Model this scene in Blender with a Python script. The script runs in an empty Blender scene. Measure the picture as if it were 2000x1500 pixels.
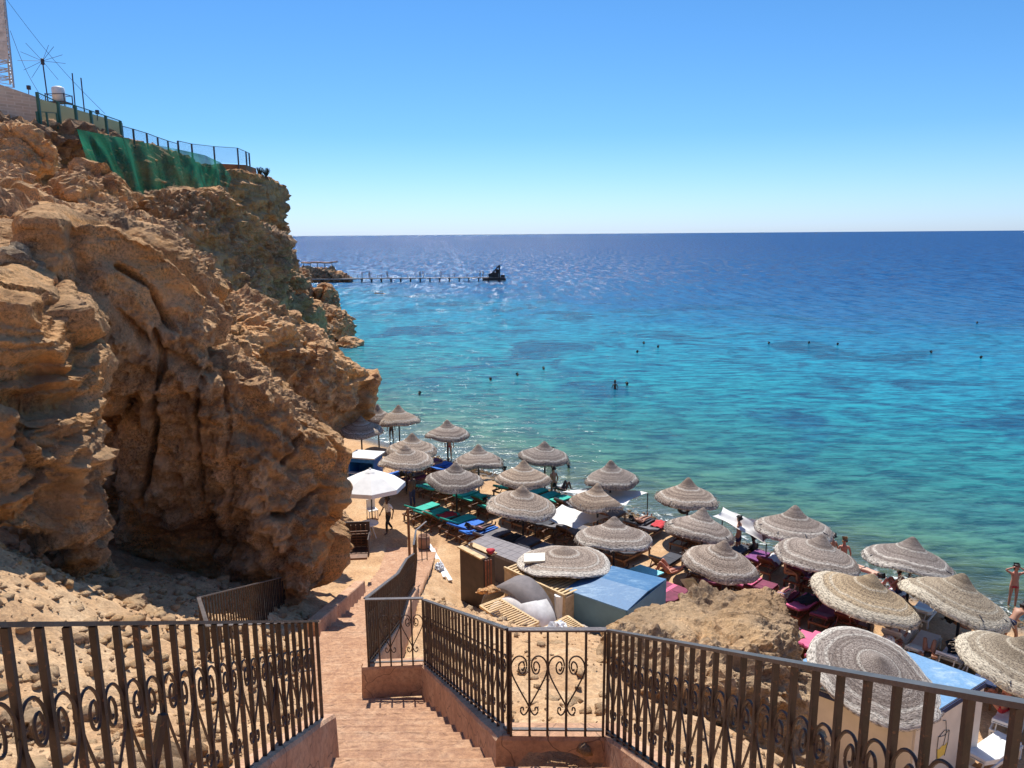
import bpy, bmesh, math, random
import numpy as np
from mathutils import Vector, Matrix
random.seed(7); rng = np.random.default_rng(7)
scene = bpy.context.scene
C = scene.collection
R = math.radians

# ------------------------------------------------------------------ camera
CAMZ, F, PITCH, ROLL = 14.0, 1500.0, R(11.05), 0.0077
fw = Vector((0, math.cos(PITCH), -math.sin(PITCH)))
up0 = Vector((0, math.sin(PITCH), math.cos(PITCH)))
rt0 = Vector((1, 0, 0))
rt = rt0 * math.cos(ROLL) - up0 * math.sin(ROLL)
up = up0 * math.cos(ROLL) + rt0 * math.sin(ROLL)
cam_d = bpy.data.cameras.new('camera')
cam = bpy.data.objects.new('camera', cam_d); C.objects.link(cam)
cam.matrix_world = Matrix(((rt.x, up.x, -fw.x, 0), (rt.y, up.y, -fw.y, 0), (rt.z, up.z, -fw.z, CAMZ), (0, 0, 0, 1)))
cam_d.sensor_width = 36; cam_d.lens = 36 * F / 2000
cam_d.clip_start = 0.1; cam_d.clip_end = 60000
scene.camera = cam

def ray(px, py):
    return fw + rt * ((px - 1000) / F) - up * ((py - 750) / F)
def P(px, py, z):                      # point of a sight line at height z
    d = ray(px, py); s = (z - CAMZ) / d.z
    return Vector((d.x * s, d.y * s, z))
def PY(px, py, y):                     # point of a sight line at distance y
    d = ray(px, py); s = y / d.y
    return Vector((d.x * s, y, CAMZ + d.z * s))

# ------------------------------------------------------------------ world, sun, exposure
SUN_EL, SUN_AZ = R(57), R(-9)          # azimuth from +Y towards +X
w = bpy.data.worlds.new("World"); scene.world = w; w.use_nodes = True
nt = w.node_tree; nt.nodes.clear()
sky = nt.nodes.new('ShaderNodeTexSky'); sky.sky_type = 'NISHITA'; sky.sun_disc = False
sky.sun_elevation = SUN_EL; sky.sun_rotation = SUN_AZ
sky.altitude = 0; sky.air_density = 1.0; sky.dust_density = 0.35; sky.ozone_density = 2.2
bg = nt.nodes.new('ShaderNodeBackground'); bg.inputs[1].default_value = 0.125
wo = nt.nodes.new('ShaderNodeOutputWorld')
tc = nt.nodes.new('ShaderNodeTexCoord'); sx_ = nt.nodes.new('ShaderNodeSeparateXYZ'); nt.links.new(tc.outputs['Generated'], sx_.inputs[0])
cr = nt.nodes.new('ShaderNodeValToRGB'); nt.links.new(sx_.outputs[2], cr.inputs[0])       # clear dry air: less red near the horizon
for k_, (p_, c_) in enumerate([(0.0, (0.49, 0.66, 1.10)), (0.045, (0.43, 0.62, 0.98)), (0.12, (0.30, 0.54, 0.80)), (0.30, (0.24, 0.50, 0.74)), (1.0, (0.55, 0.66, 0.85))]):
    e_ = cr.color_ramp.elements[k_] if k_ < 2 else cr.color_ramp.elements.new(p_)
    e_.position = p_; e_.color = (*c_, 1)
mx_ = nt.nodes.new('ShaderNodeMix'); mx_.data_type = 'RGBA'; mx_.blend_type = 'MULTIPLY'; mx_.inputs[0].default_value = 1.0
nt.links.new(sky.outputs[0], mx_.inputs[6]); nt.links.new(cr.outputs[0], mx_.inputs[7])
nt.links.new(mx_.outputs[2], bg.inputs[0]); nt.links.new(bg.outputs[0], wo.inputs[0])
sd = bpy.data.lights.new('sun', 'SUN'); sd.energy = 4.6; sd.angle = R(0.53); sd.color = (1.0, 0.95, 0.87)
so = bpy.data.objects.new('sun', sd); C.objects.link(so)
sdir = Vector((math.sin(SUN_AZ) * math.cos(SUN_EL), math.cos(SUN_AZ) * math.cos(SUN_EL), math.sin(SUN_EL)))
so.rotation_euler = (-sdir).to_track_quat('-Z', 'Y').to_euler(); so.location = (0, 0, 60)
scene.view_settings.view_transform = 'Standard'; scene.view_settings.look = 'None'
scene.view_settings.exposure = 0.48; scene.view_settings.gamma = 1.0
scene.view_settings.use_curve_mapping = False

# ------------------------------------------------------------------ numpy noise
def _h(i, j, k, s):
    n = (i.astype(np.int64) * 374761393 + j.astype(np.int64) * 668265263 + k.astype(np.int64) * 2147483647 + s * 1274126177) & 0xffffffff
    n = ((n ^ (n >> 13)) * 1274126177) & 0xffffffff
    n = ((n ^ (n >> 16)) * 2246822519) & 0xffffffff
    return ((n ^ (n >> 15)) & 0xffffff) / float(0xffffff)
def vnoise(p, s=0):                    # smooth value noise, -1..1
    i = np.floor(p).astype(np.int64); f = p - i; f = f * f * f * (f * (f * 6 - 15) + 10)
    o = 0
    for a in (0, 1):
        wa = f[:, 0] if a else 1 - f[:, 0]
        for b in (0, 1):
            wb = f[:, 1] if b else 1 - f[:, 1]
            for c in (0, 1):
                wc = f[:, 2] if c else 1 - f[:, 2]
                o = o + wa * wb * wc * _h(i[:, 0] + a, i[:, 1] + b, i[:, 2] + c, s)
    return o * 2 - 1
def fbm(p, o=4, s=0, g=0.5):
    r = 0; a = 1.0; t = 0
    for k in range(o):
        r = r + a * vnoise(p * (2.03 ** k) + 17.3 * k, s + k); t += a; a *= g
    return r / t
def worley(p, s=0):                    # F1, F2 and a random id of the nearest cell
    i = np.floor(p).astype(np.int64); n = len(p)
    f1 = np.full(n, 9.0); f2 = np.full(n, 9.0); cid = np.zeros(n)
    for a in (-1, 0, 1):
        for b in (-1, 0, 1):
            for c in (-1, 0, 1):
                q = i + np.array((a, b, c))
                x = q[:, 0] + _h(q[:, 0], q[:, 1], q[:, 2], s); y = q[:, 1] + _h(q[:, 0], q[:, 1], q[:, 2], s + 7)
                z = q[:, 2] + _h(q[:, 0], q[:, 1], q[:, 2], s + 13)
                d = np.sqrt((x - p[:, 0]) ** 2 + (y - p[:, 1]) ** 2 + (z - p[:, 2]) ** 2)
                m = d < f1
                f2 = np.where(m, f1, np.minimum(f2, d)); cid = np.where(m, _h(q[:, 0], q[:, 1], q[:, 2], s + 23), cid)
                f1 = np.where(m, d, f1)
    return f1, f2, cid

# ------------------------------------------------------------------ node helper
class Mat:
    def __init__(s, name):
        s.m = bpy.data.materials.new(name); s.m.use_nodes = True; s.t = s.m.node_tree; s.t.nodes.clear()
        s.out = s.t.nodes.new('ShaderNodeOutputMaterial')
    def n(s, typ, ins=None, **kw):
        x = s.t.nodes.new('ShaderNode' + typ)
        for k, v in kw.items(): setattr(x, k, v)
        for k, v in (ins or {}).items(): s.set(x, k, v)
        return x
    def set(s, x, k, v):
        sock = x.inputs[k]
        if isinstance(v, bpy.types.NodeSocket): s.t.links.new(v, sock)
        elif isinstance(v, bpy.types.Node): s.t.links.new(v.outputs[0], sock)
        else:
            if isinstance(v, (tuple, list)) and len(v) == 3 and sock.type == 'RGBA': v = (*v, 1)
            sock.default_value = v
    def math(s, op, a, b=0.0, c=0.0, clamp=False):
        return s.n('Math', {0: a, 1: b, 2: c}, operation=op, use_clamp=clamp).outputs[0]
    def vmath(s, op, a, b=(0, 0, 0)):
        x = s.n('VectorMath', {0: a, 1: b}, operation=op)
        return x.outputs['Value'] if op in ('DOT_PRODUCT', 'LENGTH') else x.outputs[0]
    def mix(s, f, a, b, mode='MIX'):
        x = s.n('Mix', {0: f}, data_type='RGBA', blend_type=mode)
        s.set(x, 6, a); s.set(x, 7, b); return x.outputs[2]
    def noise(s, vec, scale, det=4, rough=0.55, dist=0.0):
        return s.n('TexNoise', {'Vector': vec, 'Scale': scale, 'Detail': det, 'Roughness': rough, 'Distortion': dist}).outputs[0]
    def ramp(s, f, stops, interp='LINEAR'):
        x = s.n('ValToRGB', {0: f}); r = x.color_ramp; r.interpolation = interp
        while len(r.elements) < len(stops): r.elements.new(0.5)
        for e, (p, c) in zip(r.elements, stops):
            e.position = p; e.color = (*c, 1) if isinstance(c, (tuple, list)) else (c, c, c, 1)
        return x.outputs[0]
    def mr(s, v, a, b, c=0.0, d=1.0):
        return s.n('MapRange', {0: v, 1: a, 2: b, 3: c, 4: d}).outputs[0]
    def bump(s, h, strength=0.5, dist=0.05, nrm=None):
        i = {'Height': h, 'Strength': strength, 'Distance': dist}
        if nrm is not None: i['Normal'] = nrm
        return s.n('Bump', i).outputs[0]
    def bsdf(s, col, rough=0.8, nrm=None, metal=0.0, **kw):
        i = {'Base Color': col, 'Roughness': rough, 'Metallic': metal}
        if nrm is not None: i['Normal'] = nrm
        for k, v in kw.items(): i[k] = v
        x = s.n('BsdfPrincipled', i); s.t.links.new(x.outputs[0], s.out.inputs[0]); return x
    def pos(s): return s.n('NewGeometry').outputs['Position']
    def obj(s): return s.n('TexCoord').outputs['Object']
    def rand(s): return s.n('ObjectInfo').outputs['Random']
    def attr(s, nm): return s.n('Attribute', attribute_name=nm).outputs['Fac']

def simple(name, col, rough=0.7, metal=0.0, var=0.25, scale=8.0, bump=0.3, bd=0.01, spec=None):
    m = Mat(name); o = m.obj()
    f = m.noise(o, scale, 5, 0.6)
    dark = tuple(c * (1 - var) for c in col); lite = tuple(min(1, c * (1 + var)) for c in col)
    c = m.mix(m.mr(f, 0.3, 0.7), dark, lite)
    b = m.bump(m.noise(o, scale * 6, 3), bump, bd)
    x = m.bsdf(c, rough, b, metal)
    if spec is not None: x.inputs['Specular IOR Level'].default_value = spec
    return m.m

# ------------------------------------------------------------------ object helpers
def link(o, parent=None):
    C.objects.link(o)
    if parent is not None: o.parent = parent
    return o
def tag(o, label=None, cat=None, group=None, kind=None):
    if label: o['label'] = label
    if cat: o['category'] = cat
    if group: o['group'] = group
    if kind: o['kind'] = kind
    return o
def thing(name, loc=(0, 0, 0), rz=0.0, label=None, cat=None, group=None):
    o = bpy.data.objects.new(name, None); C.objects.link(o); o.empty_display_size = 0.1
    o.location = loc; o.rotation_euler = (0, 0, rz)
    return tag(o, label, cat, group)
def mesh_np(name, v, f, mat=None, smooth=False, parent=None):
    me = bpy.data.meshes.new(name)
    v = np.asarray(v, dtype=np.float32); f = np.asarray(f, dtype=np.int32)
    me.vertices.add(len(v)); me.vertices.foreach_set('co', v.ravel())
    k = f.shape[1]
    me.loops.add(f.size); me.loops.foreach_set('vertex_index', f.ravel())
    me.polygons.add(len(f)); me.polygons.foreach_set('loop_start', np.arange(0, f.size, k, dtype=np.int32))
    me.polygons.foreach_set('loop_total', np.full(len(f), k, dtype=np.int32))
    me.update(calc_edges=True); me.validate()
    if smooth: me.polygons.foreach_set('use_smooth', np.ones(len(me.polygons), bool))
    if mat: me.materials.append(mat)
    o = bpy.data.objects.new(name, me); return link(o, parent)
class MB:                               # collects shapes, then links them as ONE mesh object
    def __init__(s): s.bm = bmesh.new()
    def box(s, c, size, rot=None, bevel=0.0):
        r = bmesh.ops.create_cube(s.bm, size=1.0)['verts']
        M = Matrix.Translation(Vector(c)) @ (rot.to_4x4() if rot is not None else Matrix.Identity(4)) @ Matrix.Diagonal((*size, 1))
        bmesh.ops.transform(s.bm, matrix=M, verts=r)
        if bevel:
            es = list({e for v in r for e in v.link_edges})
            bmesh.ops.bevel(s.bm, geom=es, offset=bevel, segments=2, affect='EDGES', profile=0.7)
        return s
    def bar(s, a, b, wx, wy=None, upv=(0, 0, 1)):   # box beam from a to b
        a, b = Vector(a), Vector(b); d = b - a; L = d.length
        if L < 1e-6: return s
        z = d.normalized(); u = Vector(upv)
        if abs(z.dot(u)) > 0.99: u = Vector((0, 1, 0))
        x = z.cross(u).normalized(); y = z.cross(x)
        M = Matrix((( x.x, y.x, z.x), (x.y, y.y, z.y), (x.z, y.z, z.z)))
        return s.box((a + b) / 2, (wx, wy or wx, L), M)
    def tube(s, pts, r, n=6, closed=False):
        pts = [Vector(p) for p in pts]; rings = []
        rad = r if isinstance(r, (list, tuple)) else [r] * len(pts)
        ref = Vector((0.013, 0.021, 1)).normalized()
        for i, p in enumerate(pts):
            a = pts[max(i - 1, 0)]; b = pts[min(i + 1, len(pts) - 1)]
            if closed: a = pts[i - 1]; b = pts[(i + 1) % len(pts)]
            t = (b - a).normalized()
            u = ref - t * ref.dot(t)
            if u.length < 0.05: u = Vector((1, 0, 0)) - t * t.x
            u.normalize(); q = t.cross(u)
            rings.append([s.bm.verts.new(p + (u * math.cos(k * 2 * math.pi / n) + q * math.sin(k * 2 * math.pi / n)) * rad[i]) for k in range(n)])
        m = len(rings)
        for i in range(m if closed else m - 1):
            A, B = rings[i], rings[(i + 1) % m]
            for k in range(n): s.bm.faces.new((A[k], A[(k + 1) % n], B[(k + 1) % n], B[k]))
        if not closed:
            s.bm.faces.new(rings[0][::-1]); s.bm.faces.new(rings[-1])
        return s
    def lathe(s, prof, n=24, c=(0, 0, 0), fn=None, cap=True):
        rings = []
        for r, z in prof:
            if r < 1e-5: rings.append([s.bm.verts.new((c[0], c[1], c[2] + z))]); continue
            ring = []
            for k in range(n):
                a = k * 2 * math.pi / n; rr, zz = (r, z) if fn is None else fn(r, z, a)
                ring.append(s.bm.verts.new((c[0] + rr * math.cos(a), c[1] + rr * math.sin(a), c[2] + zz)))
            rings.append(ring)
        for A, B in zip(rings, rings[1:]):
            for k in range(n):
                k2 = (k + 1) % n
                if len(A) == 1: s.bm.faces.new((A[0], B[k], B[k2]))
                elif len(B) == 1: s.bm.faces.new((A[k], A[k2], B[0]))
                else: s.bm.faces.new((A[k], A[k2], B[k2], B[k]))
        return s
    def poly(s, pts, thick=None, d=(0, 0, -1)):
        vs = [s.bm.verts.new(p) for p in pts]; f = s.bm.faces.new(vs)
        if thick:
            r = bmesh.ops.extrude_face_region(s.bm, geom=[f])
            bmesh.ops.translate(s.bm, vec=Vector(d) * thick, verts=[g for g in r['geom'] if isinstance(g, bmesh.types.BMVert)])
        return s
    def xf(s, M): bmesh.ops.transform(s.bm, matrix=M, verts=s.bm.verts); return s
    def build(s, name, mat, parent=None, smooth=False):
        bmesh.ops.recalc_face_normals(s.bm, faces=s.bm.faces)
        me = bpy.data.meshes.new(name); s.bm.to_mesh(me); s.bm.free()
        if smooth: me.polygons.foreach_set('use_smooth', np.ones(len(me.polygons), bool))
        if mat: me.materials.append(mat)
        return link(bpy.data.objects.new(name, me), parent)
def copy_tree(o, parent=None):
    c = o.copy(); C.objects.link(c); c.parent = parent
    for ch in list(o.children): copy_tree(ch, c)
    return c

# ------------------------------------------------------------------ rock, sand and water materials
def rock_mat(name, tone=1.0, grey=0.58, lit_dust=0.5, tint=(1, 1, 1)):
    m = Mat(name); p = m.pos(); g = m.n('NewGeometry')
    st = m.vmath('MULTIPLY', p, (0.6, 0.6, 1.5))
    big = m.noise(st, 0.55, 5, 0.6, 0.6)
    col = m.ramp(big, [(0.30, (0.30, 0.185, 0.12)), (0.39, (0.56, 0.31, 0.15)), (0.46, (0.76, 0.45, 0.20)), (0.54, (0.66, 0.46, 0.29)), (0.62, (0.74, 0.50, 0.28)), (0.72, (0.50, 0.38, 0.29))])
    pits = m.noise(p, 7.5, 7, 0.72, 0.4)
    crust = m.math('ADD', m.attr('crust'), m.math('MULTIPLY', m.math('SUBTRACT', pits, 0.5), 2.2))
    cg = m.ramp(m.noise(p, 2.2, 6, 0.7), [(0.3, (0.19, 0.135, 0.105)), (0.48, (0.40, 0.30, 0.225)), (0.64, (0.82, 0.68, 0.50))])
    col = m.mix(m.math('MULTIPLY', m.mr(crust, -0.05, 0.3), grey), col, cg)
    fine = m.noise(p, 22, 6, 0.75)
    col = m.mix(m.math('MULTIPLY', m.mr(fine, 0.38, 0.56, 0.8, 0), m.mr(m.noise(p, 1.3, 4, 0.6), 0.38, 0.62, 0.2, 1.0)), col, (0.085, 0.05, 0.032))
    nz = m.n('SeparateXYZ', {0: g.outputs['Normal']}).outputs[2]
    col = m.mix(m.math('MULTIPLY', m.mr(m.math('ADD', nz, m.math('MULTIPLY', m.math('SUBTRACT', fine, 0.5), 0.8)), 0.45, 0.8), lit_dust), col, (0.72, 0.51, 0.31))  # upward faces lightened: sandy dust plus sunlight painted into the colour
    lg = m.noise(m.vmath('MULTIPLY', p, (1, 1, 1.8)), 0.33, 4, 0.6, 0.8)
    col = m.mix(1.0, col, m.ramp(lg, [(0.33, (0.62, 0.60, 0.60)), (0.5, (0.96, 0.94, 0.90)), (0.66, (1.14, 1.06, 0.96))]), 'MULTIPLY')
    col = m.mix(1.0, col, (tone * tint[0], tone * tint[1], tone * tint[2]), 'MULTIPLY')
    vor = m.n('TexVoronoi', {'Vector': p, 'Scale': 9.0}).outputs['Distance']
    h = m.math('ADD', m.math('MULTIPLY', pits, 1.0), m.math('MULTIPLY', vor, 0.35))
    b = m.bump(h, 1.0, 0.20); b = m.bump(m.noise(p, 30, 6, 0.85), 1.0, 0.05, b)
    m.bsdf(col, 0.95, b).inputs['Specular IOR Level'].default_value = 0.15
    return m.m
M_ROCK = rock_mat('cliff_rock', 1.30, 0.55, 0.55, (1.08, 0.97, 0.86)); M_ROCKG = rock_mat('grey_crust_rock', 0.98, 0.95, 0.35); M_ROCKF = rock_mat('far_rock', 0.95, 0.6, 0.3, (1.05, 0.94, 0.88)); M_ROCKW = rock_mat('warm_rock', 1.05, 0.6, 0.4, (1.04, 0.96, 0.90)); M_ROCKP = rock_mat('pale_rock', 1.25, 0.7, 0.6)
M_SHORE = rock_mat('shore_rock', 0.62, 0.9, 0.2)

def sand_mat():
    m = Mat('orange_sand'); p = m.pos()
    s = m.math('SUBTRACT', m.vmath('DOT_PRODUCT', p, (0.68, 0.733, 0)), 31.4)     # metres past the waterline
    s = m.math('ADD', s, m.math('MULTIPLY', m.math('SUBTRACT', m.noise(p, 0.5, 4), 0.5), 1.6))
    a = m.noise(p, 0.9, 6, 0.65); f = m.noise(p, 14, 6, 0.75); f2 = m.noise(p, 60, 3, 0.7)
    col = m.ramp(a, [(0.3, (0.52, 0.30, 0.15)), (0.5, (0.68, 0.43, 0.225)), (0.7, (0.76, 0.54, 0.32))])
    col = m.mix(m.mr(f, 0.42, 0.62, 0.5, 0), col, (0.22, 0.125, 0.075))
    col = m.mix(m.mr(f2, 0.55, 0.75, 0, 0.5), col, (0.66, 0.50, 0.34))
    vor = m.n('TexVoronoi', {'Vector': p, 'Scale': 7.0})
    peb = m.mix(m.mr(vor.outputs['Distance'], 0.0, 0.6), m.mix(m.noise(p, 3, 4), (0.20, 0.17, 0.14), (0.42, 0.35, 0.28)), (0.10, 0.09, 0.08))
    col = m.mix(m.mr(s, -2.6, -1.2), col, peb)
    wet = m.mr(s, -1.5, -0.6)
    col = m.mix(wet, col, m.mix(1.0, col, (0.62, 0.60, 0.58), 'MULTIPLY'))
    weed = m.noise(p, 1.1, 5, 0.65)
    col = m.mix(m.math('MULTIPLY', m.mr(s, -0.6, 0.8), m.mr(weed, 0.44, 0.6)), col, (0.11, 0.12, 0.045))
    b = m.bump(m.math('ADD', f, m.math('MULTIPLY', f2, 0.3)), 0.8, 0.05)
    m.bsdf(col, m.mr(wet, 0, 1, 0.95, 0.35), b).inputs['Specular IOR Level'].default_value = 0.25
    return m.m
M_SAND = sand_mat()

def water_mat():
    m = Mat('sea_water'); p = m.pos()
    sp = m.n('SeparateXYZ', {0: p})
    n0 = m.vmath('DOT_PRODUCT', p, (0.68, 0.733, 0))
    lowf = m.noise(p, 0.035, 4, 0.6)
    s = m.math('SUBTRACT', n0, 31.4)
    s2 = m.math('ADD', s, m.math('MULTIPLY', m.math('SUBTRACT', lowf, 0.5), m.mr(s, 5, 80, 3, 75)))
    lg = m.math('LOGARITHM', m.math('MAXIMUM', m.math('ADD', s2, 1.0), 1.0), 2.0)
    col = m.ramp(m.math('DIVIDE', lg, 10.0), [
        (0.00, (0.13, 0.14, 0.07)), (0.18, (0.075, 0.125, 0.065)), (0.30, (0.035, 0.12, 0.095)), (0.40, (0.012, 0.115, 0.13)),
        (0.51, (0.006, 0.155, 0.215)), (0.605, (0.006, 0.145, 0.245)), (0.665, (0.006, 0.08, 0.20)), (0.76, (0.002, 0.052, 0.165)), (0.92, (0.002, 0.042, 0.15))])
    # dark coral patches on the bottom
    st = m.vmath('MULTIPLY', p, (1.0, 1.0, 0))
    reef = m.noise(st, 0.085, 5, 0.62, 0.8)
    rm = m.math('MULTIPLY', m.mr(reef, 0.51, 0.59), m.math('MULTIPLY', m.mr(s, 8, 25), m.mr(s, 130, 80)))
    col = m.mix(m.math('MULTIPLY', rm, 0.9), col, (0.003, 0.06, 0.12))
    # foam threads where the small waves break
    fo = m.noise(m.vmath('ADD', p, (3, 8, 0)), 2.2, 5, 0.7, 0.5)
    line = m.math('ADD', s, m.math('MULTIPLY', m.math('SUBTRACT', m.noise(p, 0.22, 3), 0.5), 3.0))
    band = m.math('MULTIPLY', m.mr(line, -0.4, 0.3), m.mr(line, 1.9, 0.7))
    foam = m.math('MULTIPLY', m.math('MULTIPLY', band, m.mr(m.noise(p, 0.16, 2), 0.40, 0.52)), m.mr(fo, 0.52, 0.62))
    edge = m.math('MULTIPLY', m.mr(line, 0.5, 0.0), m.mr(fo, 0.52, 0.60))
    foam = m.math('MAXIMUM', foam, m.math('MULTIPLY', edge, m.mr(line, -0.8, -0.2)))
    # waves
    ang = m.n('Mapping', {'Vector': p, 'Rotation': (0, 0, R(28)), 'Scale': (0.34, 1.0, 1.0)}).outputs[0]
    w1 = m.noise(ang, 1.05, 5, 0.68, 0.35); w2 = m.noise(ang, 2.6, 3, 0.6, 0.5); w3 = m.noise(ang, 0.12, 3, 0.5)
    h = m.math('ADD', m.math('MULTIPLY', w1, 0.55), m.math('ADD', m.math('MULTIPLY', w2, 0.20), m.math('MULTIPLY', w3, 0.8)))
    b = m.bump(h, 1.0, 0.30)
    # far water: small steep facets too small to bump one by one
    fc = m.n('TexNoise', {'Vector': ang, 'Scale': 1.6, 'Detail': 3.0, 'Roughness': 0.65}).outputs[1]
    fa = m.vmath('MULTIPLY', m.vmath('SUBTRACT', fc, (0.5, 0.5, 0.5)), (2.0, 3.4, 0.0))
    dist = m.vmath('LENGTH', p)
    b = m.vmath('NORMALIZE', m.vmath('ADD', b, m.vmath('SCALE', fa, (0, 0, 0)))) if False else b
    sc = m.n('VectorMath', {0: fa, 3: m.mr(dist, 70, 240, 0.035, 1.0)}, operation='SCALE').outputs[0]
    b = m.vmath('NORMALIZE', m.vmath('ADD', b, sc))
    # open sea: facet and tint noise stretched along the view to gather far glitter
    an2 = m.n('Mapping', {'Vector': p, 'Rotation': (0, 0, R(8)), 'Scale': (0.55, 0.085, 1.0)}).outputs[0]
    lw = m.n('TexNoise', {'Vector': an2, 'Scale': 1.0, 'Detail': 4.0, 'Roughness': 0.7})
    far = m.mr(dist, 90, 320)
    f2_ = m.vmath('MULTIPLY', m.vmath('SUBTRACT', lw.outputs[1], (0.5, 0.5, 0.5)), (2.2, 3.6, 0.0))
    b = m.vmath('NORMALIZE', m.vmath('ADD', b, m.n('VectorMath', {0: f2_, 3: far}, operation='SCALE').outputs[0]))
    w1 = m.n('Mix', {0: far, 2: w1, 3: m.math('ADD', m.math('MULTIPLY', m.math('SUBTRACT', lw.outputs[0], 0.5), 1.5), 0.5)}, data_type='FLOAT').outputs[0]
    # crest / trough tint: wave light and dark painted into the colour
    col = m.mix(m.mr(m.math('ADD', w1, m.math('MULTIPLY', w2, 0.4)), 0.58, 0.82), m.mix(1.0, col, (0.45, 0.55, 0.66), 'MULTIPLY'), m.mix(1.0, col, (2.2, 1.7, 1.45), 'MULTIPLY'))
    col = m.mix(foam, col, (0.85, 0.88, 0.86))
    gl = m.n('BsdfGlossy', {'Roughness': 0.16, 'Normal': b, 'Color': (1, 1, 1, 1)})
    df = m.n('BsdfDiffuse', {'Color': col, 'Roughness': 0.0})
    # ruffled water mirrors far less at grazing angles than a flat sheet: its facets hide one another
    fe = m.math('MULTIPLY', m.math('MINIMUM', m.n('Fresnel', {'IOR': 1.33, 'Normal': b}).outputs[0], 0.30), m.mr(foam, 0, 1, 0.62, 0.0))
    x = m.n('MixShader', {0: fe, 1: df.outputs[0], 2: gl.outputs[0]})
    tr = m.n('BsdfTransparent', {'Color': (0.80, 0.93, 0.88, 1)})
    fr = m.n('Fresnel', {'IOR': 1.33, 'Normal': b})
    clear = m.n('MixShader', {0: fr.outputs[0], 1: tr.outputs[0], 2: gl.outputs[0]})
    a = m.math('MAXIMUM', m.mr(s, 0.3, 6.5, 0.0, 1.0), foam)
    o = m.n('MixShader', {0: a, 1: clear.outputs[0], 2: x.outputs[0]})
    m.t.links.new(o.outputs[0], m.out.inputs[0])
    return m.m
M_WATER = water_mat()

# ------------------------------------------------------------------ ground heights
def n_of(x, y): return 0.68 * x + 0.733 * y
def path_h(y):                          # depth of the treads below the eye
    return np.interp(y, [0, 8.9, 18, 27, 31, 60], [1.45, 5.81, 9.2, 12.3, 13.2, 13.2])
XL = ([-3, 5.5, 9.3, 13.8, 20.7, 27, 33], [-1.5, -1.55, -2.7, -4.0, -4.4, -5.0, -5.6])
XR = ([-3, 5.38, 5.4, 8.95, 8.96, 12.5, 18.1, 25, 33], [0.72, 0.72, -0.04, -1.14, -1.86, -2.0, -2.57, -3.1, -3.4])
def beach_z(n):
    return np.interp(n, [10, 22, 29.0, 31.4, 36, 45, 70, 200], [0.95, 0.8, 0.62, 0.0, -0.35, -1.2, -4, -9])
ctrl = [(-1.9, 0, 1.3), (-1.9, 2, 2.4), (-1.9, 5.5, 4.3), (-3, 5, 4.0), (-5, 5, 3.6), (-8, 6, 2.8), (-2.9, 9, 5.75), (-5, 9, 4.9), (-6.35, 9, 3.8),
        (-5.9, 11, 5.7), (-4.6, 12, 6.6), (-6, 15, 7.1), (-8, 15, 7.0), (-4.3, 15, 8.0), (-12, 10, 3), (-12, 16, 5), (-12, 4, 2.5), (-5, 0, 1.6),
        (1.3, 1.5, 2.3), (1.6, 3, 3.0), (1.1, 5.6, 4.25), (3, 5, 4.8), (6, 4, 6), (11, 4, 6.5), (1.2, -2, 1), (8, -2, 3), (15, 0, 7),
        (1.5, 6.5, 4.85), (3.4, 8, 6.3), (0.7, 8, 5.4), (1.2, 12, 7.0), (0, 8.5, 5.85), (-0.9, 9.8, 6.3), (-1.2, 12, 7.4), (-1.2, 15, 8.4), (-1.4, 17.5, 9.1),
        (0, 15, 8.5), (0, 18, 9.9), (2, 17, 9.6), (4, 14, 9.6), (5, 12, 9.8), (7, 10.5, 9.6), (9, 13, 12.4), (8, 16, 13), (13, 10, 13.1),
        (-2.2, 21, 10.8), (-2.5, 24, 12.2), (-1, 23.5, 12.6), (1.7, 22.5, 12.3), (3, 20.5, 11.9), (5, 19.5, 12.7), (-1.5, 26, 13.1), (0, 27, 13.2), (6, 22, 13.15),
        (2.5, 25, 13.1), (11, 16, 13.15), (10, 20, 13.2), (16, 12, 13.2), (-5, 21, 10.6), (-6, 27, 12.6), (-10, 22, 9), (-10, 30, 12)]
ca = np.array(ctrl, float)
def tps(r2): return np.where(r2 > 1e-9, 0.5 * r2 * np.log(r2 + 1e-12), 0)
def fit(ca):
    n = len(ca); d = ((ca[:, None, :2] - ca[None, :, :2]) ** 2).sum(2)
    A = np.zeros((n + 3, n + 3)); A[:n, :n] = tps(d) + np.eye(n) * 0.15
    A[:n, n] = 1; A[:n, n + 1:] = ca[:, :2]; A[n:, :n] = A[:n, n:].T
    return np.linalg.solve(A, np.concatenate([ca[:, 2], np.zeros(3)]))
cw = fit(ca)
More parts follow.
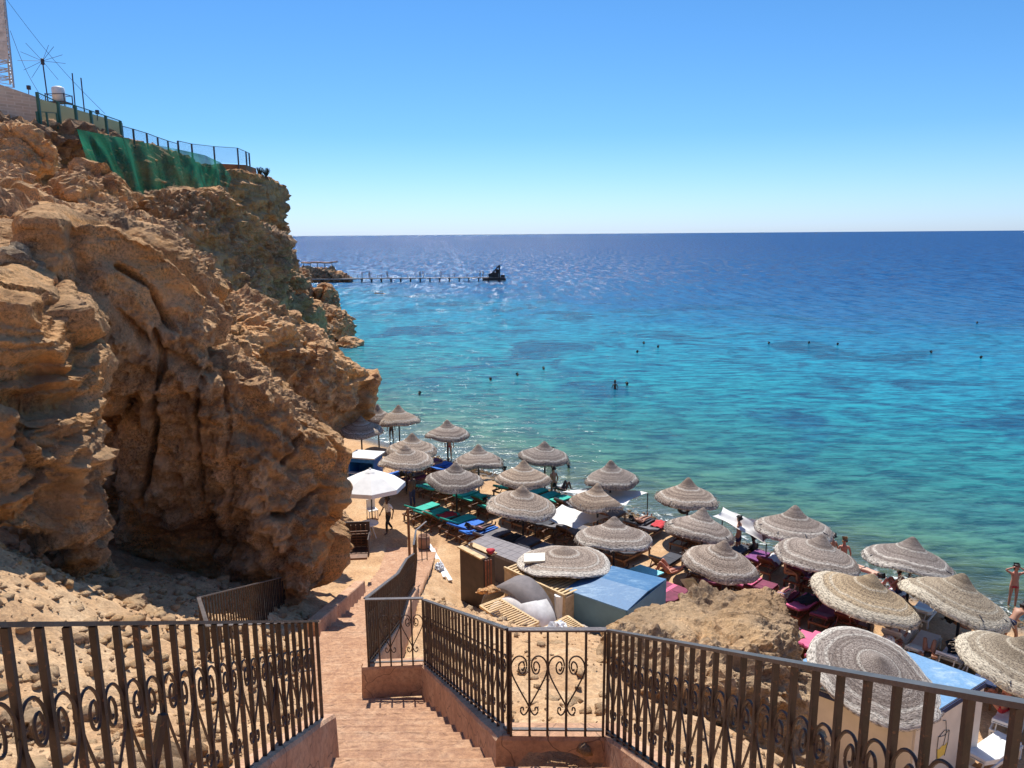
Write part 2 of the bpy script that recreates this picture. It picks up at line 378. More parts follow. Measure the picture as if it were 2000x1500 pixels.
def ground_z(x, y, rough=True):
    x = np.atleast_1d(np.asarray(x, float)); y = np.atleast_1d(np.asarray(y, float)); sh = x.shape
    x = x.ravel(); y = y.ravel()
    h = cw[-3] + cw[-2] * x + cw[-1] * y
    for i in range(len(ca)): h = h + cw[i] * tps((x - ca[i, 0]) ** 2 + (y - ca[i, 1]) ** 2)
    z = CAMZ - h; n = n_of(x, y); bz = beach_z(n)
    k = np.clip((n - 19.0) / 2.2, 0, 1); k = k * k * (3 - 2 * k)
    k2 = np.clip((y - 27) / 3, 0, 1); k = np.maximum(k, k2); k = np.maximum(k, np.clip((x - 15) / 3, 0, 1))
    z = np.maximum(z, bz) * (1 - k) + bz * k
    # under the stairs
    xl = np.interp(y, *XL); xr = np.interp(y, *XR); ins = np.minimum(x - xl, xr - x)
    ph = CAMZ - path_h(y)
    k = np.clip((ins + 0.12) / 0.3, 0, 1) * (y < 32)
    near = np.clip(1 - np.maximum(-ins, 0) / 1.2, 0, 1) * (y < 30) * (y > 9.5)
    z = z * (1 - near * 0.6) + (ph - 0.05) * near * 0.6
    z = z * (1 - k) + (ph - 0.30) * k
    if rough:
        p = np.stack([x, y, z * 0.3], 1); am = np.clip(1 - (n - 16) / 6, 0.12, 1) * np.where(ins > -0.1, 0.1, 1)
        z = z + am * (0.19 * fbm(p * 0.9, 4, 3) + 0.14 * np.abs(fbm(p * 2.7, 4, 9, 0.6)) + 0.045 * fbm(p * 9, 2, 5))
    return z.reshape(sh)
def gz(x, y): return float(ground_z(x, y, False)[0])

def grid(name, xs, ys, zf, mat, smooth=True):
    X, Y = np.meshgrid(xs, ys); Z = zf(X, Y)
    v = np.stack([X.ravel(), Y.ravel(), Z.ravel()], 1); a, b = len(xs), len(ys)
    i = (np.arange(b - 1)[:, None] * a + np.arange(a - 1)[None, :]).ravel()
    return mesh_np(name, v, np.stack([i, i + 1, i + a + 1, i + a], 1), mat, smooth)
xs = np.concatenate([np.arange(-400, -40, 60), np.arange(-40, -10, 0.8), np.arange(-10, 8, 0.085), np.arange(8, 24, 0.25), np.arange(24, 60, 1.2), np.arange(60, 400, 60)])
ys = np.concatenate([np.arange(-60, -3, 6), np.arange(-3, 1, 0.2), np.arange(1, 24, 0.085), np.arange(24, 52, 0.25), np.arange(52, 90, 2.0), np.arange(90, 500, 60)])
ground = tag(grid('ground', xs, ys, ground_z, M_SAND), kind='structure')

# sea: one sheet to the horizon
e = 30000
sx = np.array([-e, -3000, -400, -60, 60, 400, 3000, e]); sy = np.array([-200, 0, 60, 200, 600, 3000, e])
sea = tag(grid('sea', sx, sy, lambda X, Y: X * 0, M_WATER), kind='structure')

# ------------------------------------------------------------------ stone stairs
def stone_mat():
    m = Mat('stair_stone'); p = m.pos()
    a = m.noise(p, 2.6, 6, 0.7); f = m.noise(p, 14, 6, 0.78)
    q = m.vmath('ADD', m.vmath('MULTIPLY', p, (1, 1, 0)), m.vmath('MULTIPLY', m.n('TexNoise', {'Vector': p, 'Scale': 2.5}).outputs[1], (0.25, 0.25, 0)))
    v = m.n('TexVoronoi', {'Vector': q, 'Scale': 2.6}, feature='DISTANCE_TO_EDGE').outputs[0]
    col = m.ramp(a, [(0.28, (0.42, 0.215, 0.115)), (0.5, (0.60, 0.34, 0.19)), (0.72, (0.70, 0.46, 0.29))])
    col = m.mix(m.mr(f, 0.40, 0.60, 0.55, 0), col, (0.25, 0.12, 0.075))
    col = m.mix(m.mr(v, 0.0, 0.03, 0.18, 0), col, (0.24, 0.13, 0.09))
    dirt = m.noise(p, 55, 2, 0.5); col = m.mix(m.mr(dirt, 0.69, 0.74, 0, 0.7), col, (0.10, 0.06, 0.04))
    b = m.bump(m.math('ADD', f, m.mr(v, 0, 0.05, 0, 0.2)), 0.9, 0.05)
    m.bsdf(col, 0.85, b); return m.m
M_STAIR = stone_mat()
rows = []; y = -2.0; yl = [y]
while y < 31: y += 0.36 if y < 8.9 else (0.62 if y < 20 else 0.9); yl.append(y)
for a, b in zip(yl, yl[1:]):
    z = CAMZ - float(path_h(b)) + 0.0
    for q in (0.0, 0.04, 0.5, 0.84, 0.865, 0.89, 0.97): rows.append((a + (b - a) * q, z - (0.004 if q in (0.0, 0.865) else 0)))
    rows.append((b - 0.004, z - 0.018))
rows = np.array(rows); nc = 46
yy = np.repeat(rows[:, 0:1], nc, 1); zz = np.repeat(rows[:, 1:2], nc, 1)
u = np.linspace(0, 1, nc)[None, :]
xl = np.interp(rows[:, 0], *XL)[:, None] - 0.05; xr = np.interp(rows[:, 0], *XR)[:, None] + 0.05
xx = xl + (xr - xl) * u
pp = np.stack([xx.ravel(), yy.ravel(), zz.ravel()], 1)
jit = fbm(pp * np.array((1.6, 1.2, 1)), 3, 31); yy = yy + (jit.reshape(yy.shape)) * 0.03
zz = zz + fbm(pp * np.array((3.3, 3.3, 0)), 3, 12).reshape(zz.shape) * 0.014
v = np.stack([xx.ravel(), yy.ravel(), zz.ravel()], 1); a = nc; b = len(rows)
i = (np.arange(b - 1)[:, None] * a + np.arange(a - 1)[None, :]).ravel()
stairs = tag(mesh_np('stairs', v, np.stack([i, i + 1, i + a + 1, i + a], 1), M_STAIR, False), kind='structure')

# ------------------------------------------------------------------ rock masses: hulls, merged, carved by noise
def hull_rock(name, hulls, voxel, mat, amp=0.5, scale=2.5, fine=0.1, strata=0.15, seed=0, crack=0.25, zs=0.75, rug=1.0, lines=()):
    bm = bmesh.new()
    for pts in hulls:
        vs = [bm.verts.new(p) for p in pts]
        r = bmesh.ops.convex_hull(bm, input=vs)
        bad = [g for g in r.get('geom_interior', []) + r.get('geom_unused', []) if isinstance(g, bmesh.types.BMVert)]
        if bad: bmesh.ops.delete(bm, geom=list(set(bad)), context='VERTS')
    me = bpy.data.meshes.new('t'); bm.to_mesh(me); bm.free()
    o = bpy.data.objects.new('t', me); C.objects.link(o)
    md = o.modifiers.new('r', 'REMESH'); md.mode = 'VOXEL'; md.voxel_size = voxel
    sm = o.modifiers.new('s', 'SMOOTH'); sm.factor = 0.5; sm.iterations = max(2, int(0.2 * scale / voxel / 2))
    dg = bpy.context.evaluated_depsgraph_get()
    me2 = bpy.data.meshes.new_from_object(o.evaluated_get(dg)); bpy.data.objects.remove(o); me2.name = name
    n = len(me2.vertices); co = np.empty(n * 3, np.float32); me2.vertices.foreach_get('co', co); co = co.reshape(-1, 3).astype(float)
    no = np.empty(n * 3, np.float32); me2.vertex_normals.foreach_get('vector', no); no = no.reshape(-1, 3).astype(float)
    q = co / scale
    wv = np.stack([fbm(q * 1.3, 2, seed + 1), fbm(q * 1.3, 2, seed + 2), fbm(q * 1.3, 2, seed + 3)], 1) * 0.35
    f1, f2, cid = worley((q + wv) * np.array((1, 1, 0.8)), seed)
    def facet(pt, k):                   # every cell gets a face of its own, tilted and stepped
        a1, a2, ci = worley(pt, k); th = ci * 40; ph_ = np.cos(ci * 91)
        dr = np.stack([np.cos(th) * 0.8, np.sin(th) * 0.8, ph_], 1)
        off = (dr * (pt - np.floor(pt) - 0.5)).sum(1)
        return (ci - 0.5) + 0.55 * vnoise(pt * 0.9 + ci[:, None] * 31, k + 3) * 1.2, a2 - a1
    c1, e1 = facet((q + wv * 0.8) * np.array((1, 1, zs)), seed)
    c2, e2 = facet((q * 2.3 + wv * 1.5) * np.array((1, 1, (zs + 1) / 2)), seed + 100)
    c3, e3 = facet(q * 7.0 + wv * 3, seed + 200)
    sp = np.clip(fbm(q * 0.6, 2, seed + 70) * 2.5 + 0.7, 0.15, 1)
    d = amp * (0.75 * c1 * np.clip(e1 * 12, 0, 1) + sp * rug * 0.30 * c2 * np.clip(e2 * 9, 0, 1) + sp * rug * 0.13 * c3 * np.clip(e3 * 7, 0, 1)) + amp * 0.5 * fbm(q * 1.1, 3, seed + 5)
    d -= crack * amp * (np.exp(-(e1 / 0.028) ** 2) + 0.3 * sp * np.exp(-(e2 / 0.05) ** 2))
    zc = co[:, 2] * 2.2 / scale * 1.6 + 1.2 * fbm(q * 0.8, 3, seed + 8)
    tz = zc * 0.75; tz = tz - np.floor(tz); tz2 = zc * 1.9 + 3; tz2 = tz2 - np.floor(tz2)
    d += strata * 1.5 * (np.clip(tz * 1.15, 0, 1) ** 1.5 * np.clip((1 - tz) * 12, 0, 1) - 0.4 + 0.5 * np.clip(tz2, 0, 1) * np.clip((1 - tz2) * 10, 0, 1)) * (1 - np.abs(no[:, 2])) * np.clip(fbm(q * 0.7, 2, seed + 40) * 2 + 0.6, 0, 1)
    r1 = 1 - np.abs(fbm(co * 1.3, 4, seed + 11)) * 2.2; patch = np.clip(fbm(q * 0.9, 3, seed + 21) * 3 + 0.5, 0, 1)
    fine_n = fbm(co * 3.2, 4, seed + 15, 0.62)
    g1, g2, gi = worley(co * 2.6 + 0.8 * wv, seed + 50)
    g3, g4, gj = worley(co * 6.5 + 2 * wv, seed + 51)
    pit = np.clip(0.42 - g1, 0, 1) + 0.5 * np.clip(0.45 - g3, 0, 1)
    knob = (gi - 0.5) * np.clip((g2 - g1) * 5, 0, 1) + 0.5 * (gj - 0.5) * np.clip((g4 - g3) * 4, 0, 1)
    crust = patch
    d += fine * (0.25 + patch) * (0.8 * r1 + 1.1 * fine_n - 2.4 * pit + 0.9 * knob) + fine * 0.45 * fine_n
    rg = (1 - np.abs(fbm(co * 0.9, 4, seed + 77, 0.6)) * 3.0) ; rg2 = (1 - np.abs(vnoise(co * 2.4, seed + 78)) * 2.4)
    d += amp * 0.10 * rg + fine * 0.5 * rg2 * (0.4 + patch)
    if voxel < 0.09: d += fine * 0.4 * patch * fbm(co * 9.5, 3, seed + 61, 0.7)
    for ln in lines:                    # deep fissures along given lines
        wob = 0.10 * fbm(co * 2.0, 2, seed + 90); dm = np.full(n, 9.0)
        for a, b in zip(ln, ln[1:]):
            a = np.array(a); b = np.array(b); ab = (b - a)[[0, 2]]; pa = co[:, [0, 2]] - a[[0, 2]]
            tt = np.clip((pa * ab).sum(1) / (ab * ab).sum(), 0, 1); dd_ = np.hypot(*(pa - tt[:, None] * ab).T) + wob * 0.6
            dd_ = np.where(np.abs(co[:, 1] - (a[1] + (b[1] - a[1]) * tt)) < 2.2, dd_, 9.0); dm = np.minimum(dm, np.abs(dd_))
        d -= 0.4 * np.exp(-(dm / 0.035) ** 2) * (no[:, 1] < 0)
    d = d[:, None] * no; d[:, 2] *= 0.8
    co2 = co + d
    me2.vertices.foreach_set('co', co2.astype(np.float32).ravel())
    at = me2.attributes.new('crust', 'FLOAT', 'POINT'); at.data.foreach_set('value', (crust * 0.8 - 0.35 + 0.5 * fine_n - 0.5 * pit).astype(np.float32))
    me2.materials.clear(); me2.materials.append(mat)
    me2.polygons.foreach_set('use_smooth', np.zeros(len(me2.polygons), bool)); me2.update()
    return link(bpy.data.objects.new(name, me2))
def H(pts, back=None, down=None):       # pixel + distance triples -> hull points, thickened by a back vector
    v = [PY(*p) if len(p) == 3 else Vector(p[:3]) for p in pts]; out = list(v)
    if back: out += [a + Vector(back) for a in v]
    if down is not None: out += [Vector((a.x, a.y, down)) for a in list(out)]
    return out
# ------------------------------------------------------------------ cliffs
near = [
    H([(395, 695, 15.0), (520, 752, 15.7), (625, 835, 16.4), (682, 880, 16.9), (655, 935, 17.1), (622, 965, 17.2), (612, 1010, 17.2), (628, 1080, 16.9), (650, 1140, 16.3), (600, 1186, 15.3), (540, 1190, 15.5), (430, 900, 15.6), (410, 1140, 16.6)], (-2.5, 5, 0.3)),
    H([(245, 880, 15.2), (400, 705, 14.8), (425, 900, 15.5), (415, 1140, 16.5), (240, 1130, 17.2), (330, 640, 14.8)], (-2, 5, 0)),
    H([(75, 432, 13.4), (210, 428, 14.2), (330, 482, 14.9), (395, 560, 15.2), (425, 650, 15.4), (400, 705, 15.1), (300, 770, 15.0), (165, 790, 14.8), (95, 600, 13.6), (65, 500, 13.2)], (-3, 6, 0.2)),
    H([(120, 720, 16.2), (250, 760, 16.8), (300, 1120, 18.6), (130, 1120, 18.4)], (-2, 4, 0)),
    H([(-60, 420, 14.5), (90, 440, 15), (80, 560, 13.6), (-60, 600, 13.0)], (-2, 6, 0.1)),
    H([(430, 640, 17.6), (400, 700, 16.0), (540, 760, 17.5), (640, 850, 18.5), (430, 760, 17.5)], (-3, 4, -0.6)),
]
FISS = [[PY(*p) for p in l] for l in ([(325, 640, 15), (330, 690, 15), (312, 760, 15), (312, 830, 15.2), (298, 885, 15.3), (296, 930, 15.6), (292, 978, 16)],
        [(398, 735, 15), (392, 800, 15.2), (396, 900, 15.5), (398, 960, 15.8), (420, 1000, 16), (440, 1030, 16.2), (436, 1075, 16.4)],
        [(600, 840, 16.4), (585, 880, 16.6)], [(650, 935, 17), (600, 960, 17), (560, 955, 16.8)], [(240, 520, 14.2), (300, 560, 14.6), (350, 640, 15)])]
cliff = tag(hull_rock('cliff', near, 0.058, M_ROCK, 0.60, 3.2, 0.12, 0.12, 3, 0.35, 0.5, 0.5, FISS), kind='structure')
left = [
    H([(-70, 565, 9.6), (55, 592, 10.0), (125, 680, 10.5), (165, 770, 10.9), (160, 820, 10.9), (60, 790, 10.0), (-70, 780, 9.4)], (-1.5, 3.5, 0.1)),
    H([(-70, 800, 9.0), (150, 810, 10.3), (165, 900, 10.6), (140, 1045, 10.8), (-70, 1062, 9.0), (60, 1050, 9.4)], (-1.5, 3, 0)),
    H([(140, 1010, 11.6), (190, 1040, 12.2), (188, 1105, 12.0), (140, 1115, 11.6)], (-0.6, 0.8, 0)),
]
tag(hull_rock('cliff', left, 0.045, M_ROCK, 0.48, 1.9, 0.13, 0.15, 14, 0.4, 0.7), kind='structure')
slope = [
    H([(-90, 330, 31), (60, 365, 34), (180, 405, 34), (300, 430, 38), (430, 560, 32), (330, 490, 21), (90, 445, 18), (-90, 560, 15), (-90, 480, 15)], (-3, 3, -4)),
    H([(100, 405, 26), (330, 470, 28), (360, 500, 24), (120, 470, 20)], (-1, 4, -1)),
    H([(-80, 236, 45), (60, 250, 46), (108, 292, 46), (112, 330, 46), (30, 345, 44), (-80, 335, 43)], (-4, 5, 0)),
    H([(-80, 300, 38), (45, 320, 39), (48, 345, 38), (25, 352, 36), (-80, 400, 34)], (-4, 5, 0)),
]
tag(hull_rock('cliff', slope, 0.13, M_ROCK, 0.85, 3.2, 0.24, 0.2, 27, 0.5), kind='structure')
mid = [
    H([(425, 560, 37), (520, 585, 41), (600, 640, 44), (655, 665, 45), (735, 742, 46.3), (728, 790, 46), (700, 838, 45.2), (560, 900, 41), (430, 800, 38), (400, 640, 36)], (-7, 6, -0.4)),
    H([(430, 560, 37), (520, 590, 40), (560, 650, 38), (500, 700, 35), (430, 660, 34)], (-3, 4, -1)),
    H([(560, 640, 41), (700, 720, 44), (690, 800, 43.5), (560, 740, 40)], (-4, 4, -0.5)),
    H([(610, 870, 27), (652, 900, 27.5), (668, 990, 27.5), (680, 1045, 27.0), (620, 1090, 25.0), (600, 980, 26)], (-5, 8, 0.5)),
    H([(625, 1005, 20.5), (648, 1015, 20.8), (668, 1052, 21.0), (655, 1120, 19.5), (625, 1130, 18.8)], (-1.5, 1.5, 0)),
]
tag(hull_rock('cliff', mid, 0.13, M_ROCK, 0.85, 3.6, 0.2, 0.25, 33, 0.4, 0.75, 0.7), kind='structure')
# plateau cliff with the fence on it
PL = [(-140, 205, 46), (0, 224, 50), (150, 257, 56), (240, 277, 62), (350, 302, 76), (440, 328, 88), (500, 338, 96), (558, 362, 104)]
T = [PY(*p) for p in PL]
hl = []
for a, b in zip(T, T[1:]):
    s = []
    for q in (a, b): s += [q, q + Vector((-1.5, -0.5, -6)), q + Vector((-22, 6, 0)), q + Vector((-1.0, 0, -14)), q + Vector((-22, 6, -14))]
    hl.append(s)
hl.append(H([(500, 345, 98), (558, 364, 104), (563, 392, 104), (556, 428, 103), (520, 430, 101)], (-8, 6, 0)))
hl.append(H([(520, 425, 103), (550, 432, 105), (566, 500, 107), (590, 540, 109), (600, 560, 110), (520, 560, 104)], (-12, 6, 0), -1.0))
tag(hull_rock('cliff', hl, 0.28, M_ROCKF, 1.0, 6.0, 0.34, 0.5, 41, 0.4, 0.6, 0.9), kind='structure')
face = [
    H([(285, 385, 60), (400, 368, 64), (450, 378, 66), (520, 435, 70), (562, 480, 74), (572, 520, 75), (530, 550, 72), (470, 600, 68), (400, 560, 62), (330, 470, 58)], (-9, 9, 1)),
    H([(380, 480, 60), (570, 520, 74), (550, 600, 74), (430, 620, 60)], (-9, 7, 0)),
]
tag(hull_rock('cliff', face, 0.18, M_ROCKW, 0.8, 5.0, 0.3, 0.35, 52, 0.4, 0.7, 0.9), kind='structure')
slab = [
    H([(520, 545, 82), (545, 535, 84), (610, 590, 92), (650, 640, 98), (655, 668, 98), (600, 650, 90), (530, 605, 82)], (-7, 4, -1)),
    H([(560, 520, 88), (590, 535, 90), (600, 560, 92), (560, 560, 88)], (-3, 3, -1)),
    H([(655, 610, 103), (675, 603, 105), (692, 620, 105), (692, 655, 104), (670, 668, 102), (650, 660, 100)], (-5, 3, 0)),
    H([(655, 670, 97), (690, 664, 99), (712, 672, 99), (690, 680, 96)], (-5, 3, -1)),
    H([(585, 540, 116), (603, 530, 118), (608, 560, 118), (590, 566, 116)], (-5, 5, 0), -1),
]
tag(hull_rock('cliff', slab, 0.22, M_ROCKW, 1.0, 3.4, 0.3, 0.25, 63, 0.5), kind='structure')
spit = [
    H([(596, 520, 236), (640, 527, 236), (678, 533, 237), (690, 543, 237), (680, 551, 235), (600, 551, 234)], (-6, 8, 0), -1),
]
tag(hull_rock('cliff', spit, 0.5, M_ROCKF, 2.0, 6.0, 0.4, 0.4, 71, 0.4), kind='structure')

def boulder(hulls, voxel, mat, label, amp, scale, fine, seed, group='boulders on the slopes', strata=0.1):
    return tag(hull_rock('boulder', hulls, voxel, mat, amp, scale, fine, strata, seed, 0.5), label, 'boulder', group)
boulder([H([(118, 350, 31), (165, 328, 33), (205, 330, 34), (262, 380, 34.5), (268, 398, 34), (205, 412, 31), (150, 398, 30)], (-1.5, 3.0, 0))], 0.1, M_ROCK, 'leaning angular boulder perched high on the slope below the green net', 0.6, 2.2, 0.16, 81)
boulder([H([(-30, 505, 12.5), (40, 492, 12.8), (88, 520, 13.2), (98, 560, 13.2), (60, 598, 12.6), (20, 590, 12.2), (-30, 560, 12.0)], (-0.5, 1.6, 0))], 0.06, M_ROCKG, 'rounded grey boulder resting at the left edge above the near rock shoulder', 0.35, 1.6, 0.1, 82)
boulder([H([(622, 566, 118), (648, 560, 119), (662, 578, 120), (655, 610, 119), (640, 618, 117), (625, 600, 117)], (-2, 3, 0), 0)], 0.2, M_ROCKF, 'tall standing rock rising from the sea in front of the jetty', 1.0, 3.5, 0.25, 83)
boulder([H([(1190, 1238, 12.0), (1270, 1178, 13.6), (1370, 1158, 14.6), (1500, 1150, 15.0), (1545, 1190, 14.6), (1556, 1270, 13.0), (1570, 1350, 12.2), (1585, 1500, 11.6), (1400, 1330, 10.5), (1250, 1330, 10.6), (1300, 1500, 9.6)], (0.25, 0.6, -1.2))], 0.04, M_ROCKP, 'huge flat-topped pitted boulder between the railing and the pink sunbeds', 0.20, 2.4, 0.17, 84)
boulder([H([(26, 460, 15.0), (60, 452, 15.2), (70, 490, 15.2), (36, 500, 14.8), (18, 480, 14.8)], (-0.3, 0.6, 0))], 0.05, M_ROCK, 'small angular block of stone wedged at the left edge above the rounded boulder', 0.2, 0.8, 0.08, 85)
for (px, py, yy_, s, lb) in [(745, 578, 187, 1.6, 'small dark rock breaking the sea surface in front of the jetty'), (955, 1153, 21.6, 0.25, 'loose brown stone at the foot of the dark cabinet')]:
    c = PY(px, py, yy_)
    boulder([[c + Vector((random.uniform(-1, 1) * s * 1.6, random.uniform(-1, 1) * s, random.uniform(-.5, .5) * s)) for _ in range(14)]], s / 9, M_SHORE if yy_ > 90 else M_ROCK, lb, s * 0.3, s, s * 0.08, int(px))
# ------------------------------------------------------------------ object materials
def iron_mat():
    m = Mat('railing_iron'); o = m.obj(); f = m.noise(m.pos(), 9, 5, 0.65)
    c = m.mix(m.mr(f, 0.35, 0.65), (0.022, 0.013, 0.011), (0.06, 0.033, 0.025))
    c = m.mix(m.mr(m.noise(m.pos(), 40, 3), 0.62, 0.72, 0, 0.8), c, (0.22, 0.09, 0.04))
    m.bsdf(c, 0.5, m.bump(m.noise(m.pos(), 70, 3), 0.3, 0.004)); return m.m
M_IRON = iron_mat()
M_TOPRAIL = simple('rail_paint', (0.10, 0.082, 0.076), 0.36, 0.2, 0.3, 6)
def curb_mat():
    m = Mat('curb_plaster'); p = m.pos(); a = m.noise(p, 2.0, 6, 0.7); f = m.noise(p, 20, 5, 0.7)
    c = m.ramp(a, [(0.3, (0.38, 0.20, 0.115)), (0.5, (0.54, 0.31, 0.185)), (0.7, (0.60, 0.39, 0.25))])
    v = m.n('TexVoronoi', {'Vector': m.vmath('ADD', p, m.vmath('MULTIPLY', m.n('TexNoise', {'Vector': p, 'Scale': 3}).outputs[1], (0.4, 0.4, 0.4))), 'Scale': 1.6}, feature='DISTANCE_TO_EDGE').outputs[0]
    c = m.mix(m.mr(v, 0, 0.012, 0.8, 0), c, (0.07, 0.045, 0.03)); c = m.mix(m.mr(f, 0.4, 0.55, 0.45, 0), c, (0.24, 0.14, 0.09))
    m.bsdf(c, 0.9, m.bump(m.math('ADD', f, m.math('MULTIPLY', a, 2)), 0.6, 0.02)); return m.m
M_CURB = curb_mat()
def thatch_mat(name, a, b, pale):
    m = Mat(name); o = m.obj(); s = m.n('SeparateXYZ', {0: o}); rnd = m.rand()
    r = m.vmath('LENGTH', m.vmath('MULTIPLY', o, (1, 1, 0)))
    wob = m.math('MULTIPLY', m.math('SUBTRACT', m.noise(o, 1.5, 3), 0.5), 0.16)
    rr = m.math('ADD', r, wob)
    ring = m.n('TexNoise', {'Vector': m.n('CombineXYZ', {0: m.math('MULTIPLY', rr, 9.0), 1: m.math('MULTIPLY', rnd, 37.0), 2: 0.0}), 'Scale': 1.0, 'Detail': 3.0}).outputs[0]
    ang = m.math('ARCTAN2', s.outputs[1], s.outputs[0])
    strand = m.n('TexNoise', {'Vector': m.n('CombineXYZ', {0: m.math('MULTIPLY', rr, 34.0), 1: m.math('MULTIPLY', ang, 12.0), 2: 0.0}), 'Scale': 1.0, 'Detail': 5.0, 'Roughness': 0.7}).outputs[0]
    fl = m.noise(o, 19, 5, 0.8)
    c = m.mix(m.mr(ring, 0.42, 0.58), a, b); c = m.mix(1.0, c, m.ramp(rnd, [(0.0, (0.78, 0.80, 0.82)), (0.5, (1.0, 0.98, 0.95)), (1.0, (1.18, 1.08, 0.92))]), 'MULTIPLY')
    band = m.ramp(rr, [(0.0, 0.0), (0.22, 0.0), (0.245, 0.75), (0.27, 0.0), (0.545, 0.0), (0.575, 0.8), (0.61, 0.05), (0.675, 0.1), (0.71, 0.9), (1.0, 1.0)])
    rs = m.math('MULTIPLY', rr, 0.5)
    t = m.t.nodes.new('ShaderNodeValToRGB')
    for l in list(m.t.links):
        if l.to_node == band.node and l.to_socket.name == 'Fac': m.t.links.remove(l)
    m.t.nodes.remove(t); m.t.links.new(rs, band.node.inputs[0])
    c = m.mix(m.math('MULTIPLY', band, 0.95), c, pale)
    c = m.mix(m.mr(strand, 0.38, 0.56, 0.9, 0.0), c, (0.085, 0.065, 0.055))
    c = m.mix(m.mr(fl, 0.56, 0.70, 0, 0.6), c, pale)
    h = m.math('ADD', strand, m.math('ADD', m.math('MULTIPLY', fl, 0.5), m.math('MULTIPLY', ring, 0.5)))
    m.bsdf(c, 0.95, m.bump(h, 1.0, 0.05)).inputs['Specular IOR Level'].default_value = 0.1
    return m.m
M_THATCH = thatch_mat('woven_reed', (0.31, 0.245, 0.205), (0.52, 0.43, 0.365), (0.88, 0.81, 0.70))
M_THATCHY = thatch_mat('woven_palm', (0.35, 0.275, 0.19), (0.53, 0.425, 0.30), (0.82, 0.72, 0.55))
M_WOOD = simple('brown_wood', (0.17, 0.075, 0.035), 0.6, 0, 0.45, 5)
M_WOODR = simple('red_wood', (0.20, 0.055, 0.028), 0.5, 0, 0.4, 5)
M_PALE = simple('pale_wood', (0.55, 0.38, 0.19), 0.7, 0, 0.3, 6)
M_POLE = simple('dark_pole', (0.035, 0.035, 0.045), 0.5, 0, 0.3, 6)
M_WHITE = simple('white_plastic', (0.75, 0.75, 0.73), 0.4, 0, 0.08, 4)
M_CLOTHW = simple('white_canvas', (0.78, 0.76, 0.72), 0.9, 0, 0.08, 3)
M_BLACK = simple('black_rubber', (0.03, 0.025, 0.022), 0.7)
M_STEEL = simple('galvanised_steel', (0.42, 0.43, 0.44), 0.4, 0.6, 0.2, 5)
M_GREEN = simple('green_paint', (0.03, 0.12, 0.09), 0.5, 0, 0.3, 6)
MATS = {
 'teal': simple('teal_mattress', (0.02, 0.42, 0.32), 0.8, 0, 0.18, 3), 'blue': simple('blue_mattress', (0.015, 0.14, 0.55), 0.8, 0, 0.15, 3),
 'grey': simple('grey_mattress', (0.15, 0.14, 0.15), 0.85, 0, 0.22, 3), 'charcoal': simple('charcoal_mattress', (0.05, 0.052, 0.065), 0.85, 0, 0.3, 3),
 'navy': simple('navy_mattress', (0.02, 0.04, 0.12), 0.8, 0, 0.3, 3), 'maroon': simple('maroon_mattress', (0.19, 0.035, 0.075), 0.85, 0, 0.3, 3),
 'purple': simple('purple_throw', (0.21, 0.06, 0.20), 0.9, 0, 0.5, 14), 'pink': simple('pink_mattress', (0.66, 0.13, 0.25), 0.85, 0, 0.18, 3),
 'white': M_WHITE, 'lilac': simple('lilac_towel', (0.60, 0.36, 0.48), 0.9, 0, 0.3, 9)}

# ------------------------------------------------------------------ curbs and railings
def V3(x, y, h): return Vector((x, y, CAMZ - h))
def curb(label, pts, wdt, down, side=0.0, grp='plastered curbs along the stairs'):
    mb = MB()
    for (a, b) in zip(pts, pts[1:]):
        a, b = V3(*a), V3(*b); d = (b - a); n = Vector((d.y, -d.x, 0)).normalized(); L = d.length; k = max(2, int(L / 0.3))
        prev = None
        for i in range(k + 1):
            p = a.lerp(b, i / k); j = random.uniform(-.008, .008)
            ring = [mb.bm.verts.new(p + n * (wdt / 2 - 0.015 + j)), mb.bm.verts.new(p + n * (wdt / 2 + j) - Vector((0, 0, .03))),
                    mb.bm.verts.new(p + n * (wdt / 2 + 0.02) - Vector((0, 0, down))), mb.bm.verts.new(p - n * (wdt / 2 + 0.02) - Vector((0, 0, down))),
                    mb.bm.verts.new(p - n * (wdt / 2 - j) - Vector((0, 0, .03))), mb.bm.verts.new(p - n * (wdt / 2 - 0.015 - j))]
            if prev:
                for q in range(6): mb.bm.faces.new((prev[q], prev[(q + 1) % 6], ring[(q + 1) % 6], ring[q]))
            else: mb.bm.faces.new(ring)
            prev = ring
        mb.bm.faces.new(prev[::-1])
    return tag(mb.build('curb', M_CURB), label, 'curb', grp)
HEART = []
for k in range(15):                      # one half of a heart scroll in bar spacings (u) and metres down from the rail (v)
    a = R(40 + k * 26); r = 0.07 + 0.035 * k * 0.62
    HEART.append((0.36 + math.cos(a) * r * 1.0, 0.335 + math.sin(-a) * r * 0.16))
HEART = [(0.40, 0.33), (0.34, 0.345), (0.26, 0.325), (0.26, 0.29), (0.36, 0.268), (0.50, 0.285), (0.56, 0.32), (0.50, 0.36), (0.34, 0.372), (0.2, 0.35), (0.13, 0.30),
         (0.2, 0.25), (0.42, 0.222), (0.68, 0.228), (0.88, 0.265), (0.96, 0.32), (0.90, 0.38), (0.70, 0.45), (0.40, 0.54), (0.05, 0.645), (0.12, 0.70), (0.30, 0.725),
         (0.46, 0.70), (0.44, 0.665), (0.34, 0.66), (0.31, 0.685)]
def _smooth(P_, n=3):
    o = []
    for i in range(len(P_) - 1):
        p0, p1, p2, p3 = [P_[max(0, min(len(P_) - 1, i + k))] for k in (-1, 0, 1, 2)]
        for s in range(n):
            t = s / n; o.append(tuple(.5 * (2 * b + (c - a) * t + (2 * a - 5 * b + 4 * c - d) * t * t + (3 * b - a - 3 * c + d) * t ** 3) for a, b, c, d in zip(p0, p1, p2, p3)))
    return o + [P_[-1]]
HEART = _smooth(HEART)
